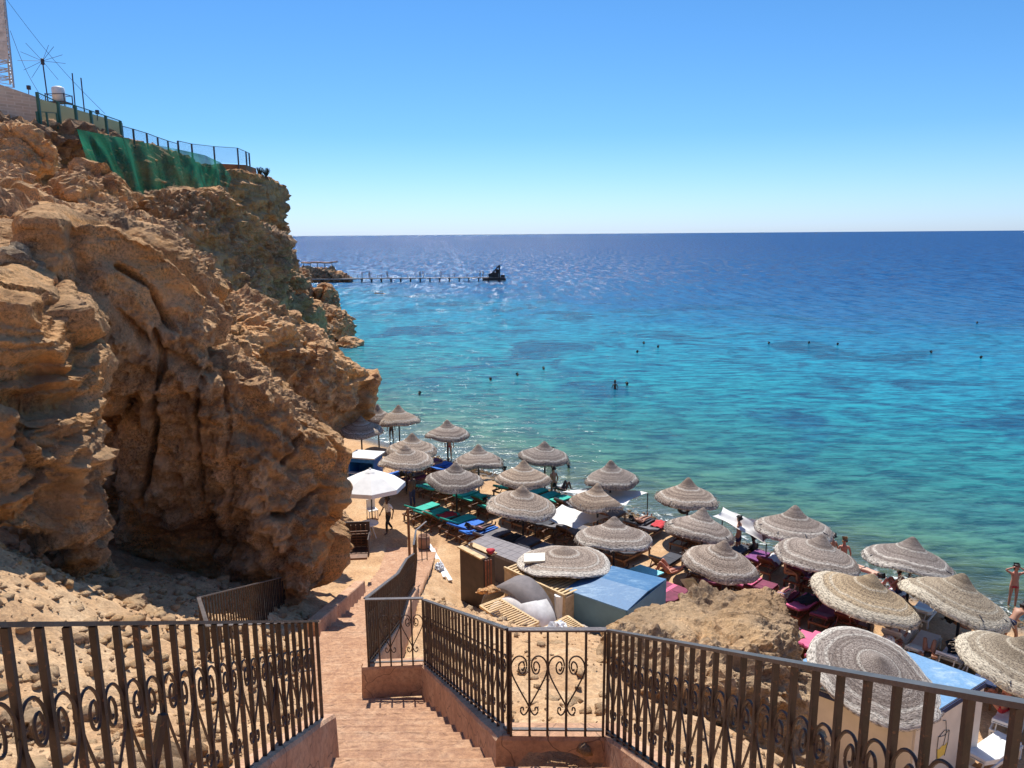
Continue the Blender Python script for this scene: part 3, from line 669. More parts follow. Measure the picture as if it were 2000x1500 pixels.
def railing(label, pts, bars, hearts=True, braces=(), top=M_TOPRAIL, wbar=0.0245, fy=1.0):
    """pts: polyline of (x, y, depth of the top, depth of the foot)"""
    t = thing('railing', V3(pts[0][0], pts[0][1], pts[0][3]), 0, label, 'railing', 'wrought iron railings of the stairs'); org = t.location.copy()
    tr = MB(); low = MB()
    for a, b in zip(pts, pts[1:]):
        A = V3(a[0], a[1], a[2]) - org; B = V3(b[0], b[1], b[2]) - org; d = (B - A).normalized()
        tr.bar(A - d * 0.012, B + d * 0.012, 0.052, 0.016)
        A2 = V3(a[0], a[1], a[3] - 0.05) - org; B2 = V3(b[0], b[1], b[3] - 0.05) - org
        low.bar(A2, B2, 0.03, 0.012)
    tr.build('top_rail', top, t); low.build('bottom_rail', M_IRON, t)
    for (a, b), nb in zip(zip(pts, pts[1:]), bars):
        A = Vector(a); B = Vector(b)
        if nb <= 0: continue
        S = []
        for i in range(nb + 1):
            q = A + (B - A) * (i / nb) if False else [a[k] + (b[k] - a[k]) * i / nb for k in range(4)]
            top_p = V3(q[0], q[1], q[2]) - org; bot = V3(q[0], q[1], q[3]) - org; S.append((top_p, bot))
            d = V3(b[0], b[1], 0) - V3(a[0], a[1], 0); ang = math.atan2(d.y, d.x)
            m = MB(); mid = (top_p + bot) / 2; L = (top_p - bot).length
            m.box((mid.x + random.uniform(-.003, .003), mid.y, mid.z - 0.01), (wbar * 0.75, wbar, L), Matrix.Rotation(ang, 3, 'Z') @ Matrix.Rotation(random.uniform(-.006, .006), 3, 'Y'))
            m.build('bar', M_IRON, t)
        if hearts:
            for i in range(1, nb, 2):
                if i + 1 > nb: break
                ce, bo = S[i]; m = MB()
                for sgn in (-1, 1):
                    st = (S[i + 1][0] - S[i][0]) if sgn > 0 else (S[i - 1][0] - S[i][0])
                    L = (ce - bo).length / 0.9
                    pts2 = [ce + st * u - Vector((0, 0, v * L)) for u, v in HEART]
                    m.tube(pts2, 0.0065, 5)
                m.build('scroll', M_IRON, t)
    if braces:
        for (p, q) in braces:
            m = MB(); m.bar(V3(*p) - org, V3(*q) - org, 0.03, 0.03); m.build('brace', M_IRON, t)
    return t
L1 = [(-1.50, 1.2, 0.645, 1.70), (-1.55, 5.55, 2.965, 3.87)]
railing('near left railing with heart scrolls rising past the frame edge', L1, [29], True, [((-1.50, 2.95, 2.0), (-1.62, 2.75, 2.75)), ((-1.54, 4.35, 2.6), (-1.6, 4.7, 3.5))])
R1 = [(0.73, 5.42, 2.99, 3.90), (1.33, 1.30, 0.95, 1.86)]
railing('near right railing sloping up toward the viewer across the boulder', R1, [28])
railing('short level railing panel with two heart scrolls facing the viewer', [(-0.03, 5.45, 2.995, 3.90), (0.70, 5.43, 2.99, 3.90)], [5])
railing('long sloping railing in the middle with dense bars above the plastered curb', [(-0.05, 5.47, 3.0, 3.92), (-1.13, 8.93, 4.49, 5.39)], [24])
railing('small level railing panel with two hearts at the turn of the stairs', [(-1.15, 8.97, 4.49, 5.40), (-1.86, 8.97, 4.50, 5.42)], [5])
railing('far railing bending down the lower flight of the stairs', [(-1.87, 9.0, 4.50, 5.42), (-2.02, 12.5, 5.79, 6.72), (-2.40, 16.2, 7.15, 8.05), (-2.50, 18.1, 7.85, 8.70)], [24, 24, 13])
railing('last short railing at the foot of the lower flight above the beach', [(-2.62, 19.0, 8.0, 9.1), (-3.0, 22.4, 8.95, 10.0), (-2.75, 23.0, 8.9, 10.2)], [10, 2], False)
railing('side landing railing with sunlit top rail in front of the cave', [(-2.7, 9.35, 5.0, 5.75), (-3.98, 9.2, 4.97, 5.85), (-4.46, 10.1, 5.02, 5.95), (-5.0, 15.6, 7.28, 8.15)], [9, 7, 38], False)
curb('left plastered curb under the near left railing, cracked at its end', [(-1.53, 0.6, 1.36), (-1.58, 5.72, 3.89)], 0.19, 0.75)
curb('right plastered curb under the near right railing', [(0.80, 5.45, 3.89), (1.40, 1.0, 1.66)], 0.2, 0.8)
curb('level plastered curb under the two-heart panel', [(-0.12, 5.53, 3.905), (0.88, 5.50, 3.90)], 0.2, 0.75)
curb('long brown plastered curb descending beside the treads under the middle railing', [(-0.06, 5.45, 3.91), (-1.10, 8.98, 5.40)], 0.17, 0.7)
curb('short plastered curb under the small panel at the turn', [(-1.05, 9.06, 5.40), (-1.95, 9.04, 5.43)], 0.2, 0.42)
curb('curb of the lower flight beside the far railing', [(-1.90, 9.1, 5.46), (-2.05, 12.5, 6.74), (-2.50, 18.1, 8.75)], 0.16, 0.6)
curb('low sloping wall at the left of the lower flight below the overhang', [(-3.98, 13.9, 7.45), (-4.42, 20.6, 9.75)], 0.28, 0.75)

# ------------------------------------------------------------------ reed parasols
def canopy_mesh(seed, rad=1.42, flare=1.0):
    r = random.Random(seed); a1, a2, a3 = [r.uniform(0, 6.28) for _ in range(3)]; s1, s2 = r.uniform(.03, .10), r.uniform(.02, .06)
    def fn(rr, z, a):
        k = (rr / 1.42) ** 2
        z2 = z * flare + k * (s1 * math.sin(2 * a + a1) + s2 * math.sin(3 * a + a2) + 0.02 * math.sin(7 * a + a3)) + k * 0.012 * r.uniform(-1, 1)
        return rr * rad / 1.42 * (1 + 0.015 * k * math.sin(5 * a + a2) + 0.012 * k * r.uniform(-1, 1)), z2
    prof = [(0.0, 0.02), (0.07, -0.01), (0.14, -0.07), (0.22, -0.15), (0.31, -0.24), (0.41, -0.32), (0.54, -0.395), (0.68, -0.455), (0.83, -0.515), (0.98, -0.575),
            (1.12, -0.64), (1.24, -0.70), (1.33, -0.77), (1.39, -0.84), (1.42, -0.91), (1.40, -0.94), (1.3, -0.82), (1.1, -0.70), (0.8, -0.58), (0.5, -0.45), (0.3, -0.32), (0.0, -0.2)]
    m = MB(); m.lathe(prof, 56, fn=fn)
    return m
def parasol(px, py, wpx, label, z=3.4, tilt=(0, 0), mat=None, seed=0, gzv=None, row=None):
    c = P(px, py, z); depth = (c - Vector((0, 0, CAMZ))).dot(fw); rad = wpx / 2 / F * depth * 0.97
    g = max(gz(c.x, c.y), -0.3) if gzv is None else gzv
    t = thing('thatched_parasol', (c.x, c.y, g), random.uniform(0, 6), label, 'parasol', 'thatched parasols on the beach')
    T = Matrix.Translation((0, 0, c.z - g)) @ Matrix.Rotation(-t.rotation_euler.z, 4, 'Z') @ Matrix.Rotation(R(tilt[0]), 4, 'X') @ Matrix.Rotation(R(tilt[1]), 4, 'Y')
    cn = canopy_mesh(seed, rad, 1.0 + random.random() * 0.22).build('canopy', mat or M_THATCH, t, True); cn.matrix_local = T
    fr = MB(); rr_ = random.Random(seed + 5)
    for k in range(110):                 # loose reeds sticking out of the rim
        a = rr_.uniform(0, 6.283); ra = rad * rr_.uniform(.96, 1.0); zz = -.90 + rr_.uniform(-.03, .05); e = rr_.uniform(.03, .12)
        fr.bar((math.cos(a) * ra, math.sin(a) * ra, zz), (math.cos(a + rr_.uniform(-.08, .08)) * (ra + e * .6), math.sin(a + rr_.uniform(-.08, .08)) * (ra + e * .6), zz - e), .012)
    fo_ = fr.build('loose_reeds', mat or M_THATCH, t); fo_.matrix_local = T
    ri = MB()
    for k in range(8):
        a = k * math.pi / 4; ri.bar((0, 0, -0.45), (math.cos(a) * rad * 0.93, math.sin(a) * rad * 0.93, -0.86), 0.025)
    ro = ri.build('ribs', M_POLE, t); ro.matrix_local = T
    MB().tube([(0, 0, -0.1), (0, 0, c.z - g - 0.12)], 0.048, 8).build('pole', M_POLE, t, True)
    return t
ums = [ # px, py, width, tilt, label
 (737, 789, 60, (0, 0), 'farthest thatched parasol, almost hidden behind the rock point'),
 (778, 791, 86, (0, 0), 'thatched parasol nearest the rock point at the waterline, second from the left along the sea'),
 (704, 813, 92, (0, 0), 'thatched parasol touching the cliff, leftmost of all'),
 (873, 820, 90, (0, 0), 'thatched parasol alone at the waterline right of the one nearest the rock point'),
 (805, 846, 102, (0, 3), 'thatched parasol directly behind the one above the white parasol'),
 (791, 869, 112, (2, 0), 'thatched parasol right above the white parasol'),
 (934, 868, 102, (0, 0), 'thatched parasol in front of the pale shallow water, left of the two standing bathers'),
 (890, 904, 118, (0, 4), 'thatched parasol above the teal sunbeds'),
 (1064, 862, 103, (0, 4), 'thatched parasol with two bathers standing in the water behind it'),
 (1023, 899, 116, (-3, 2), 'thatched parasol with pale outer bands just below the one with two bathers behind'),
 (1193, 899, 110, (0, -2), 'thatched parasol at the waterline above the white shade cloth'),
 (1021, 949, 142, (2, 5), 'thatched parasol beside the hanging white cloth, above the blue mattress'),
 (1168, 944, 108, (-6, 6), 'steep thatched parasol with pale rings between two white cloths'),
 (1345, 933, 127, (-3, 3), 'thatched parasol with a black tyre hanging from its pole'),
 (1200, 1009, 155, (-8, 2), 'wide flat thatched parasol in the middle of the charcoal sunbeds'),
 (1374, 992, 140, (-5, 9), 'thatched parasol with pale rings left of the white stretched cloth'),
 (1416, 1056, 156, (2, 8), 'drooping thatched parasol right behind the big boulder'),
 (1554, 987, 152, (-4, 3), 'thatched parasol at the waterline right of the white stretched cloth'),
 (1607, 1046, 166, (0, 9), 'thatched parasol with bathers standing in the sea behind it'),
 (1784, 1049, 172, (-4, 8), 'thatched parasol farthest right at the waterline'),
 (1706, 1122, 214, (0, 13), 'large yellowish thatched parasol above the pink throws, right of the boulder'),
 (1883, 1121, 210, (0, 14), 'large yellowish thatched parasol at the right near the standing men'),
 (2015, 1242, 250, (0, 8), 'pale thatched parasol cut off by the right edge of the frame')]
for i, (px, py, wp, tl, lb) in enumerate(ums):
    parasol(px, py, wp, lb, 3.4 if i < 20 else 3.25, tl, M_THATCHY if i in (20, 21, 22) else M_THATCH, 100 + i)
def lying(px, py, z, wpx, tilt, label, seed, mat, sq=1.0):
    c = P(px, py, z); depth = (c - Vector((0, 0, CAMZ))).dot(fw); rad = wpx / 2 / F * depth
    o = canopy_mesh(seed, rad, 0.62).build('thatched_canopy', mat, None, True)
    o.location = c; o.rotation_euler = (R(tilt[0]), R(tilt[1]), R(40)); o.scale = (1, sq, 1)
    return tag(o, label, 'parasol', 'thatched canopies without poles')
lying(1102, 1068, 3.45, 184, (-3, 3), 'ringed thatched canopy lying on the wooden crate left of the blue kiosk', 201, M_THATCH)
lying(1722, 1288, 3.95, 258, (15, 9), 'large thatched canopy lying on the roof of the painted kiosk behind the railing', 202, M_THATCH)
bpy.data.objects['thatched_canopy.001'].rotation_euler[2] = 0.0

# ------------------------------------------------------------------ sunbeds
NV = Vector((0.68, 0.733, 0)); TV = Vector((0.733, -0.68, 0)); RZ = math.atan2(-0.68, 0.733)
def nt_pos(n, t): return NV * n + TV * t
def sunbed(mat, wood, back=35, style=0):
    t = thing('sunbed', (0, 0, 0), 0)
    f = MB()
    for s in (-1, 1): f.box((s * 0.31, 0.0, 0.31), (0.04, 1.9, 0.09))
    for y in (-0.93, -0.3, 0.93): f.box((0, y, 0.31), (0.58, 0.04, 0.07))
    for k in range(8): f.box((0, -0.15 + k * 0.145, 0.345), (0.58, 0.07, 0.018))
    f.build('frame', wood, t)
    for sx in (-1, 1):
        for sy in (-0.85, 0.85): MB().box((sx * 0.31, sy, 0.135), (0.05, 0.07, 0.27)).build('leg', wood, t)
    a = R(back); b = MB(); dy, dz = -math.cos(a), math.sin(a)
    for s in (-1, 1): b.bar((s * 0.28, -0.25, 0.35), (s * 0.28, -0.25 + dy * 0.72, 0.35 + dz * 0.72), 0.035, 0.05)
    for k in range(6): y = 0.1 + k * 0.12; b.box((0, -0.25 + dy * y, 0.35 + dz * y), (0.55, 0.075, 0.016), Matrix.Rotation(-a, 3, 'X'))
    b.bar((0.2, -0.25 + dy * .5, 0.35 + dz * .5), (0.2, -0.9, 0.3), 0.03); b.bar((-0.2, -0.25 + dy * .5, 0.35 + dz * .5), (-0.2, -0.9, 0.3), 0.03)
    b.build('backrest', wood, t)
    if mat is not None:
        MB().box((0, 0.08, 0.395), (0.6, 0.62, 0.075), None, 0.02).box((0, 0.66, 0.395), (0.6, 0.52, 0.075), None, 0.02).build('mattress', mat, t)
        MB().box((0, -0.25 + dy * .36 + dz * .06, 0.35 + dz * .36 + 0.055), (0.6, 0.72, 0.07), Matrix.Rotation(-a, 3, 'X'), 0.02).build('back_cushion', mat, t)
    return t
protos = {}
ORD = ['first', 'second', 'third', 'fourth', 'fifth', 'sixth', 'seventh', 'eighth', 'ninth', 'tenth', 'eleventh', 'twelfth', 'thirteenth', 'fourteenth', 'fifteenth', 'sixteenth', 'seventeenth', 'eighteenth', 'nineteenth', 'twentieth', 'twenty-first', 'twenty-second']
def get_bed(col, back):
    k = (col, back); wood = M_WOODR if col in ('maroon', 'pink', 'purple') else (M_WHITE if col == 'white' else M_WOOD)
    if k not in protos:
        protos[k] = sunbed(MATS[col], wood, back); return protos[k]
    return copy_tree(protos[k])
poles = [o.location for o in bpy.data.objects if o.name.startswith('thatched_parasol')]
cnt = {}
def bed_color(n, t):
    u = random.random()
    if t < -30.5: return 'maroon' if u < .6 else 'blue'
    if t < -23.8: return 'teal'
    if t < -22.4: return 'blue' if n < 24 else 'teal'
    if t < -14.6: return 'grey' if u < .55 else 'charcoal'
    if t < -13.0: return 'charcoal' if n > 24 else 'maroon'
    if t < -6.5: return 'maroon' if u < .5 else ('purple' if u < .8 else 'lilac' if n > 26 else 'pink')
    return 'white'
SLOTS = []
for rown, n0, t0, t1 in (('front', 28.1, -33.5, -7.0), ('middle', 25.3, -33.0, -3.6), ('back', 22.45, -27.6, -6.2)):
    t = t0; k = 0
    while t < t1:
        t += 0.71 + (0.14 if k % 2 else 0.0) + random.uniform(0, .04); k += 1
        n = n0 + random.uniform(-.16, .16)
        if random.random() < 0.06: continue
        p = nt_pos(n, t)
        if rown == 'front' and -30.2 < t < -27.5: continue
        for q in poles:
            dl = Vector((q.x, q.y, 0)) - p
            if abs(dl.dot(TV)) < 0.40 and abs(dl.dot(NV)) < 1.0: n += 0.0; t += 0.42 if dl.dot(TV) < 0 else 0.75; p = nt_pos(n, t); break
        col = bed_color(n, t); b = random.choice((18, 28, 40)); o = get_bed(col, b)
        o.location = (p.x, p.y, gz(p.x, p.y)); o.rotation_euler = (0, 0, RZ + random.uniform(-.05, .05)); SLOTS.append((rown, n, t, o))
        c = cnt[(rown, col)] = cnt.get((rown, col), 0) + 1
        nm = {'white': 'white plastic sunbed', 'purple': 'wooden sunbed with a purple patterned throw', 'lilac': 'wooden sunbed under a lilac towel'}.get(col, 'wooden sunbed with %s mattress' % col)
        tag(o, '%s, %s of that colour in the %s row' % (nm, ORD[c - 1], rown), 'sunbed', 'sunbeds in rows on the beach')
for px, py, z, rz, col, b, lb in [(1612, 1278, 0.8, RZ, 'pink', 18, 'bright pink sunbed lit by the sun right beside the big boulder'), (1588, 1262, 0.8, RZ, 'pink', 28, 'bright pink sunbed half hidden behind the big boulder'),
      (1940, 1290, 0.8, 0.5, 'charcoal', 40, 'dark folded lounger at the right, behind the red-bikini sunbather'), (1935, 1470, 0.8, -1.0, 'white', 18, 'white slatted lounger at the bottom right beside the painted kiosk'),
      (1925, 1330, 0.8, RZ, 'navy', 28, 'navy blue lounger right of the kiosk roof'), (1975, 1400, 0.8, RZ, 'white', 18, 'white lounger at the right edge under the red-backed sunbather'),
      (1290, 1160, 0.8, RZ, 'pink', 18, 'pale pink sunbed just right of the blue kiosk')]:
    p = P(px, py, z + 0.35); o = get_bed(col, b); o.location = (p.x, p.y, gz(p.x, p.y)); o.rotation_euler = (0, 0, rz); tag(o, lb, 'sunbed', 'sunbeds in rows on the beach')
# ------------------------------------------------------------------ people
SK = [simple('tanned_skin', (0.42, 0.20, 0.115), 0.55, 0, 0.12, 6), simple('sunburnt_skin', (0.52, 0.20, 0.13), 0.55, 0, 0.12, 6), simple('dark_skin', (0.10, 0.05, 0.032), 0.5, 0, 0.15, 6), simple('pale_skin', (0.58, 0.33, 0.23), 0.55, 0, 0.1, 6)]
HAIR = simple('dark_hair', (0.018, 0.012, 0.01), 0.6); HAIRB = simple('light_hair', (0.22, 0.12, 0.05), 0.6)
CL = {k: simple(k + '_cloth', c, 0.85) for k, c in dict(white=(.75, .75, .73), black=(.02, .02, .022), navy=(.02, .03, .09), red=(.5, .03, .04), blue=(.03, .12, .42), brown=(.12, .07, .05), straw=(.66, .52, .3), orange=(.65, .22, .03), pink=(.7, .3, .4)).items()}
def skin(name, nodes, edges, mat, parent, sub=1, root=0):
    me = bpy.data.meshes.new(name); me.from_pydata([n[0] for n in nodes], edges, [])
    o = bpy.data.objects.new(name, me); C.objects.link(o)
    md = o.modifiers.new('s', 'SKIN'); md.use_smooth_shade = True
    sv = me.skin_vertices[0].data if me.skin_vertices else None
    if sv is None:
        bm = bmesh.new(); bm.from_mesh(me); bm.verts.layers.skin.verify(); bm.to_mesh(me); bm.free(); sv = me.skin_vertices[0].data
    for i, n in enumerate(nodes):
        r = n[1]; sv[i].radius = (r, r) if not isinstance(r, tuple) else r; sv[i].use_root = (i == root)
    o.modifiers.new('u', 'SUBSURF').levels = sub
    dg = bpy.context.evaluated_depsgraph_get(); m2 = bpy.data.meshes.new_from_object(o.evaluated_get(dg))
    bpy.data.objects.remove(o); m2.name = name; m2.materials.clear(); m2.materials.append(mat)
    m2.polygons.foreach_set('use_smooth', np.ones(len(m2.polygons), bool))
    return link(bpy.data.objects.new(name, m2), parent)
def J(pelvis, chest, head, elL, haL, elR, haR, knL, anL, knR, anR, faced=(0, 1, 0)):
    return dict(pelvis=Vector(pelvis), chest=Vector(chest), head=Vector(head), el=(Vector(elL), Vector(elR)), ha=(Vector(haL), Vector(haR)), kn=(Vector(knL), Vector(knR)), an=(Vector(anL), Vector(anR)), face=Vector(faced))
POSES = {
 'stand': J((0, 0, .93), (0, 0, 1.30), (0, .02, 1.60), (-.25, -.03, 1.12), (-.27, .06, .88), (.25, -.03, 1.12), (.27, .06, .88), (-.10, .03, .50), (-.11, 0, .07), (.10, .0, .50), (.12, -.04, .07)),
 'walk': J((0, 0, .92), (0, .03, 1.29), (0, .07, 1.59), (-.25, -.1, 1.1), (-.26, -.02, .86), (.25, .1, 1.12), (.24, .25, .95), (-.10, .2, .52), (-.1, .2, .08), (.10, -.02, .5), (.1, -.28, .12)),
 'armsup': J((0, 0, .93), (0, -.02, 1.30), (0, 0, 1.60), (-.36, .02, 1.50), (-.12, .06, 1.64), (.36, .02, 1.50), (.12, .06, 1.64), (-.10, .02, .50), (-.10, 0, .07), (.10, .0, .50), (.13, .02, .07)),
 'bend': J((0, 0, .90), (0, .28, 1.15), (0, .50, 1.28), (-.27, .42, .98), (-.2, .55, .76), (.27, .42, .98), (.2, .55, .76), (-.16, .05, .50), (-.2, 0, .07), (.16, .05, .50), (.2, 0, .07)),
 'sit': J((0, 0, .12), (0, -.03, .50), (0, .03, .80), (-.26, .12, .33), (-.12, .36, .33), (.26, .12, .33), (.12, .36, .33), (-.12, .40, .42), (-.1, .62, .06), (.12, .42, .42), (.1, .66, .06)),
 'perch': J((0, 0, .10), (0, -.02, .48), (0, .03, .78), (-.27, .08, .28), (-.16, .30, .18), (.27, .08, .28), (.16, .30, .18), (-.12, .44, .10), (-.12, .46, -.34), (.12, .44, .10), (.14, .50, -.34)),
 'lie': J((0, 0, .10), (0, -.33, .26), (0, -.58, .42), (-.25, -.12, .14), (-.2, .1, .14), (.25, -.12, .14), (.2, .1, .14), (-.11, .44, .11), (-.1, .88, .08), (.11, .44, .11), (.12, .88, .08), (0, .4, 1)),
 'knees': J((0, 0, .10), (0, -.33, .24), (0, -.58, .40), (-.25, -.12, .14), (-.1, .02, .22), (.25, -.12, .14), (.1, .02, .22), (-.13, .34, .48), (-.12, .50, .07), (.14, .30, .50), (.13, .46, .07), (0, .4, 1)),
 'prone': J((0, 0, .10), (0, -.38, .13), (0, -.66, .17), (-.30, -.50, .07), (-.2, -.72, .06), (.30, -.50, .07), (.2, -.72, .06), (-.10, .44, .09), (-.1, .88, .08), (.10, .44, .09), (.1, .88, .08), (0, -.5, .3)),
 'swim': J((0, -.3, -.42), (0, -.05, -.16), (0, .1, .10), (-.36, .12, -.12), (-.5, .3, -.04), (.36, .12, -.12), (.5, .3, -.04), (-.12, -.6, -.6), (-.1, -.9, -.8), (.12, -.6, -.7), (.1, -.9, -.9)),
 'wade': J((0, 0, -.05), (0, 0, .32), (0, .02, .62), (-.26, -.03, .14), (-.27, .1, -.06), (.26, .02, .14), (.3, .14, -.02), (-.10, .03, -.48), (-.11, 0, -.9), (.10, .0, -.48), (.12, 0, -.9)),
}
def person(pose, loc, rz, label, sk=0, hair=HAIR, long=False, wear=(), hat=None, s=1.0, group=None, fingers=True):
    j = POSES[pose]; t = thing('person', loc, rz, label, 'person', group); t.scale = (s, s, s)
    pel, ch, hd = j['pelvis'], j['chest'], j['head']; upv = (ch - pel).normalized(); nk = ch + (hd - ch) * 0.45 + upv * 0.03
    X = Vector((1, 0, 0)); nodes = []; ed = []
    def add(p, r, par=None):
        nodes.append((tuple(p), r)); k = len(nodes) - 1
        if par is not None: ed.append((par, k))
        return k
    iP = add(pel, (.135, .105)); iS = add(pel.lerp(ch, .5), (.118, .09), iP); iC = add(ch, (.145, .10), iS); iN = add(nk, .052, iC)
    fc = j['face'].normalized(); hv = (hd - nk).normalized()
    iJ = add(nk.lerp(hd, .55) + fc * .022, .062, iN); iH = add(hd + hv * .035, .088, iJ); iT = add(hd + hv * .10 - fc * .01, .07, iH)
    add(hd + fc * .108 + hv * .005, .014, iH)
    W = {}
    for q, sg in ((0, -1), (1, 1)):
        sh = ch + X * sg * .165 + upv * .07; el, ha = j['el'][q], j['ha'][q]
        a = add(sh, .05, iC); b = add(el, .038, a); c = add(el.lerp(ha, .92), .024, b)
        d = (ha - el).normalized(); palm = ha + d * .045; pm = add(palm, (.034, .018), c)
        side = X * sg if abs(d.dot(X)) < .8 else Vector((0, 1, 0)); side = (side - d * side.dot(d)).normalized(); cl = d.cross(side).normalized()
        if fingers:
            for k, (off, L) in enumerate([(-.030, .065), (-.010, .078), (.010, .074), (.029, .058)]):
                k1 = add(palm + d * (.035 + L * .5) + side * off * 1.2, .0085, pm); add(palm + d * (.03 + L) + side * off * 1.35 + cl * .02, .0075, k1)
            k1 = add(palm + d * .01 - side * .05 + cl * .01, .010, pm); add(palm + d * .045 - side * .062 + cl * .02, .009, k1)
        hp = pel + X * sg * .085 - upv * .05; kn, an = j['kn'][q], j['an'][q]
        h = add(hp, .092, iP); k0 = add(hp.lerp(kn, .5), .078, h); k_ = add(kn, .055, k0); cf = add(kn.lerp(an, .35), .054, k_); ak = add(an, .036, cf)
        ft = Vector((0, 1, 0)) if abs((an - kn).normalized().y) < .7 else Vector((0, .15, 1)); ft.normalize(); add(an + ft * .15 - Vector((0, 0, .03 if ft.y > .5 else 0)), (.040, .024), ak)
        W[q] = (sh, el, ha, hp, kn, an)
    skin('body', nodes, ed, SK[sk], t)
    hn = [(tuple(hd + hv * .06 - fc * .02), .098), (tuple(hd + hv * .125 - fc * .015), .08), (tuple(hd - fc * .055 + hv * .0), .075)]; he = [(0, 1), (0, 2)]
    if long: hn.append((tuple(hd - fc * .09 - hv * .22), .06)); he.append((2, 3))
    skin('hair', hn, he, hair, t)
    for kind, colr in wear:
        if kind == 'shirt':
            nn = [(tuple(pel + upv * .03), (.155, .125)), (tuple(pel.lerp(ch, .5)), (.14, .112)), (tuple(ch), (.165, .12)), (tuple(ch + upv * .10), (.085, .075))]; ee = [(0, 1), (1, 2), (2, 3)]
            for q in (0, 1): nn += [(tuple(W[q][0]), .068), (tuple(W[q][0].lerp(W[q][1], .75)), .06)]; ee += [(2, len(nn) - 2), (len(nn) - 2, len(nn) - 1)]
        elif kind in ('trousers', 'shorts', 'trunks'):
            e2 = {'trousers': 1.0, 'shorts': .0, 'trunks': -1}[kind]
            nn = [(tuple(pel + upv * .05), (.142, .115)), (tuple(pel), (.15, .122))]; ee = [(0, 1)]
            for q in (0, 1):
                hp, kn, an = W[q][3:]; nn.append((tuple(hp), .104)); ee.append((1, len(nn) - 1))
                nn.append((tuple(hp.lerp(kn, .3 if e2 < 0 else .7)), .096 if e2 < 0 else .088)); ee.append((len(nn) - 2, len(nn) - 1))
                if e2 > .5: nn += [(tuple(kn), .068), (tuple(an + (kn - an) * .1), .052)]; ee += [(len(nn) - 3, len(nn) - 2), (len(nn) - 2, len(nn) - 1)]
        elif kind == 'top':
            nn = [(tuple(ch - upv * .03), (.155, .112)), (tuple(ch + upv * .05), (.15, .108))]; ee = [(0, 1)]
        skin({'top': 'bikini_top'}.get(kind, kind), nn, ee, CL[colr], t)
    if hat:
        h = MB(); h.lathe([(0, .11), (.08, .105), (.105, .06), (.11, .0), (.19, -.02), (.2, -.015), (.11, .015)], 16); o = h.build('hat', CL[hat], t, True); o.location = hd + hv * .09; o.rotation_euler = hv.to_track_quat('Z', 'Y').to_euler()
    return t
def at(px, py, z=None):                  # ground point under a pixel
    q = P(px, py, 0.75 if z is None else z)
    if z is None:
        for _ in range(4): q = P(px, py, gz(q.x, q.y))
    return q
def seat(px, py, dz=0.42): q = P(px, py, 0.75 + dz); return q
G = 'beach guests'
person('walk', at(760, 1041), 2.4, 'man in a white shirt and black trousers standing beside the white parasol', 2, wear=(('shirt', 'white'), ('trousers', 'black')), group=G)
person('stand', at(806, 990), 1.0, 'person in a dark top standing in the shade right of the white parasol', 2, wear=(('shirt', 'brown'), ('trousers', 'navy')), group=G)
person('stand', at(765, 863), 0.3, 'dark figure standing beside the leftmost parasol near the sea', 2, wear=(('trunks', 'black'),), group=G)
person('stand', at(878, 897), 0.0, 'tanned bather standing behind the pole of the lone waterline parasol', 0, wear=(('trunks', 'red'),), group=G)
person('wade', P(1069, 893, 0), 0.4, 'left of two dark bathers standing in the water behind a parasol tip', 2, wear=(('trunks', 'black'),), group=G)
person('wade', P(1079, 896, 0), -0.4, 'right of two dark bathers standing in the water behind a parasol tip', 2, wear=(('trunks', 'black'),), group=G)
person('wade', P(1201, 759, 0), 3.1, 'lone bather standing waist-deep far out in the turquoise water', 2, wear=(('trunks', 'black'),), group=G)
person('swim', P(1113, 912, 0), 1.0, 'swimmer with a dark head near the shore right of the second parasol row', 2, wear=(('shirt', 'blue'),), group=G)
person('perch', at(911, 925), 0.2, 'dark-haired person sitting at the pebbly waterline behind the teal sunbeds', 2, wear=(('trunks', 'black'),), group=G)
person('stand', at(1081, 975), 0.6, 'slim person standing behind the pole under the pale-banded parasol', 0, wear=(('trunks', 'black'),), group=G)
person('stand', at(1441, 1085), 0.9, 'person in navy shorts standing by the waterline left of the white stretched cloth', 0, wear=(('shorts', 'navy'),), group=G)
person('sit', at(1471, 1088), 0.5, 'small dark-haired figure crouching at the foam below the stretched cloth', 2, wear=(('shirt', 'black'),), group=G)
person('perch', seat(1536, 1118), -2.3, 'person with dark hair sitting on the end of a maroon sunbed', 0, long=True, wear=(('trunks', 'brown'), ('top', 'brown')), group=G)
person('stand', at(1622, 1122), 0.4, 'dark-haired bather standing at the water edge behind a parasol peak', 0, wear=(('trunks', 'black'),), group=G)
person('stand', at(1644, 1130), -0.2, 'sunburnt bather with reddish hair standing behind the right slope of a parasol', 1, HAIRB, wear=(('trunks', 'red'),), group=G)
person('sit', seat(1755, 1158, 0.4), 0.5, 'man with a sunburnt back sitting upright left of the rightmost waterline pole', 1, wear=(('trunks', 'navy'),), group=G)
person('armsup', at(1976, 1186), 2.9, 'man standing at the shore with both hands on his head', 1, wear=(('trunks', 'red'),), group=G)
person('bend', at(1970, 1262), -1.2, 'man in navy swim trunks leaning forward at the right edge', 0, wear=(('trunks', 'navy'),), group=G)
person('sit', seat(1946, 1285, 0.25), 0.3, 'woman in a red bikini sitting on a lounger with her back turned', 1, long=True, wear=(('top', 'red'), ('trunks', 'red')), group=G)
person('lie', seat(1745, 1262, 0.45), RZ, 'sunbather in a white hat reclining behind the painted kiosk roof', 1, hat='white', wear=(('trunks', 'black'),), group=G)
person('knees', seat(1812, 1285, 0.40), RZ + 0.2, 'sunbather in red trunks with raised knees above the painted kiosk', 0, wear=(('trunks', 'red'),), group=G)
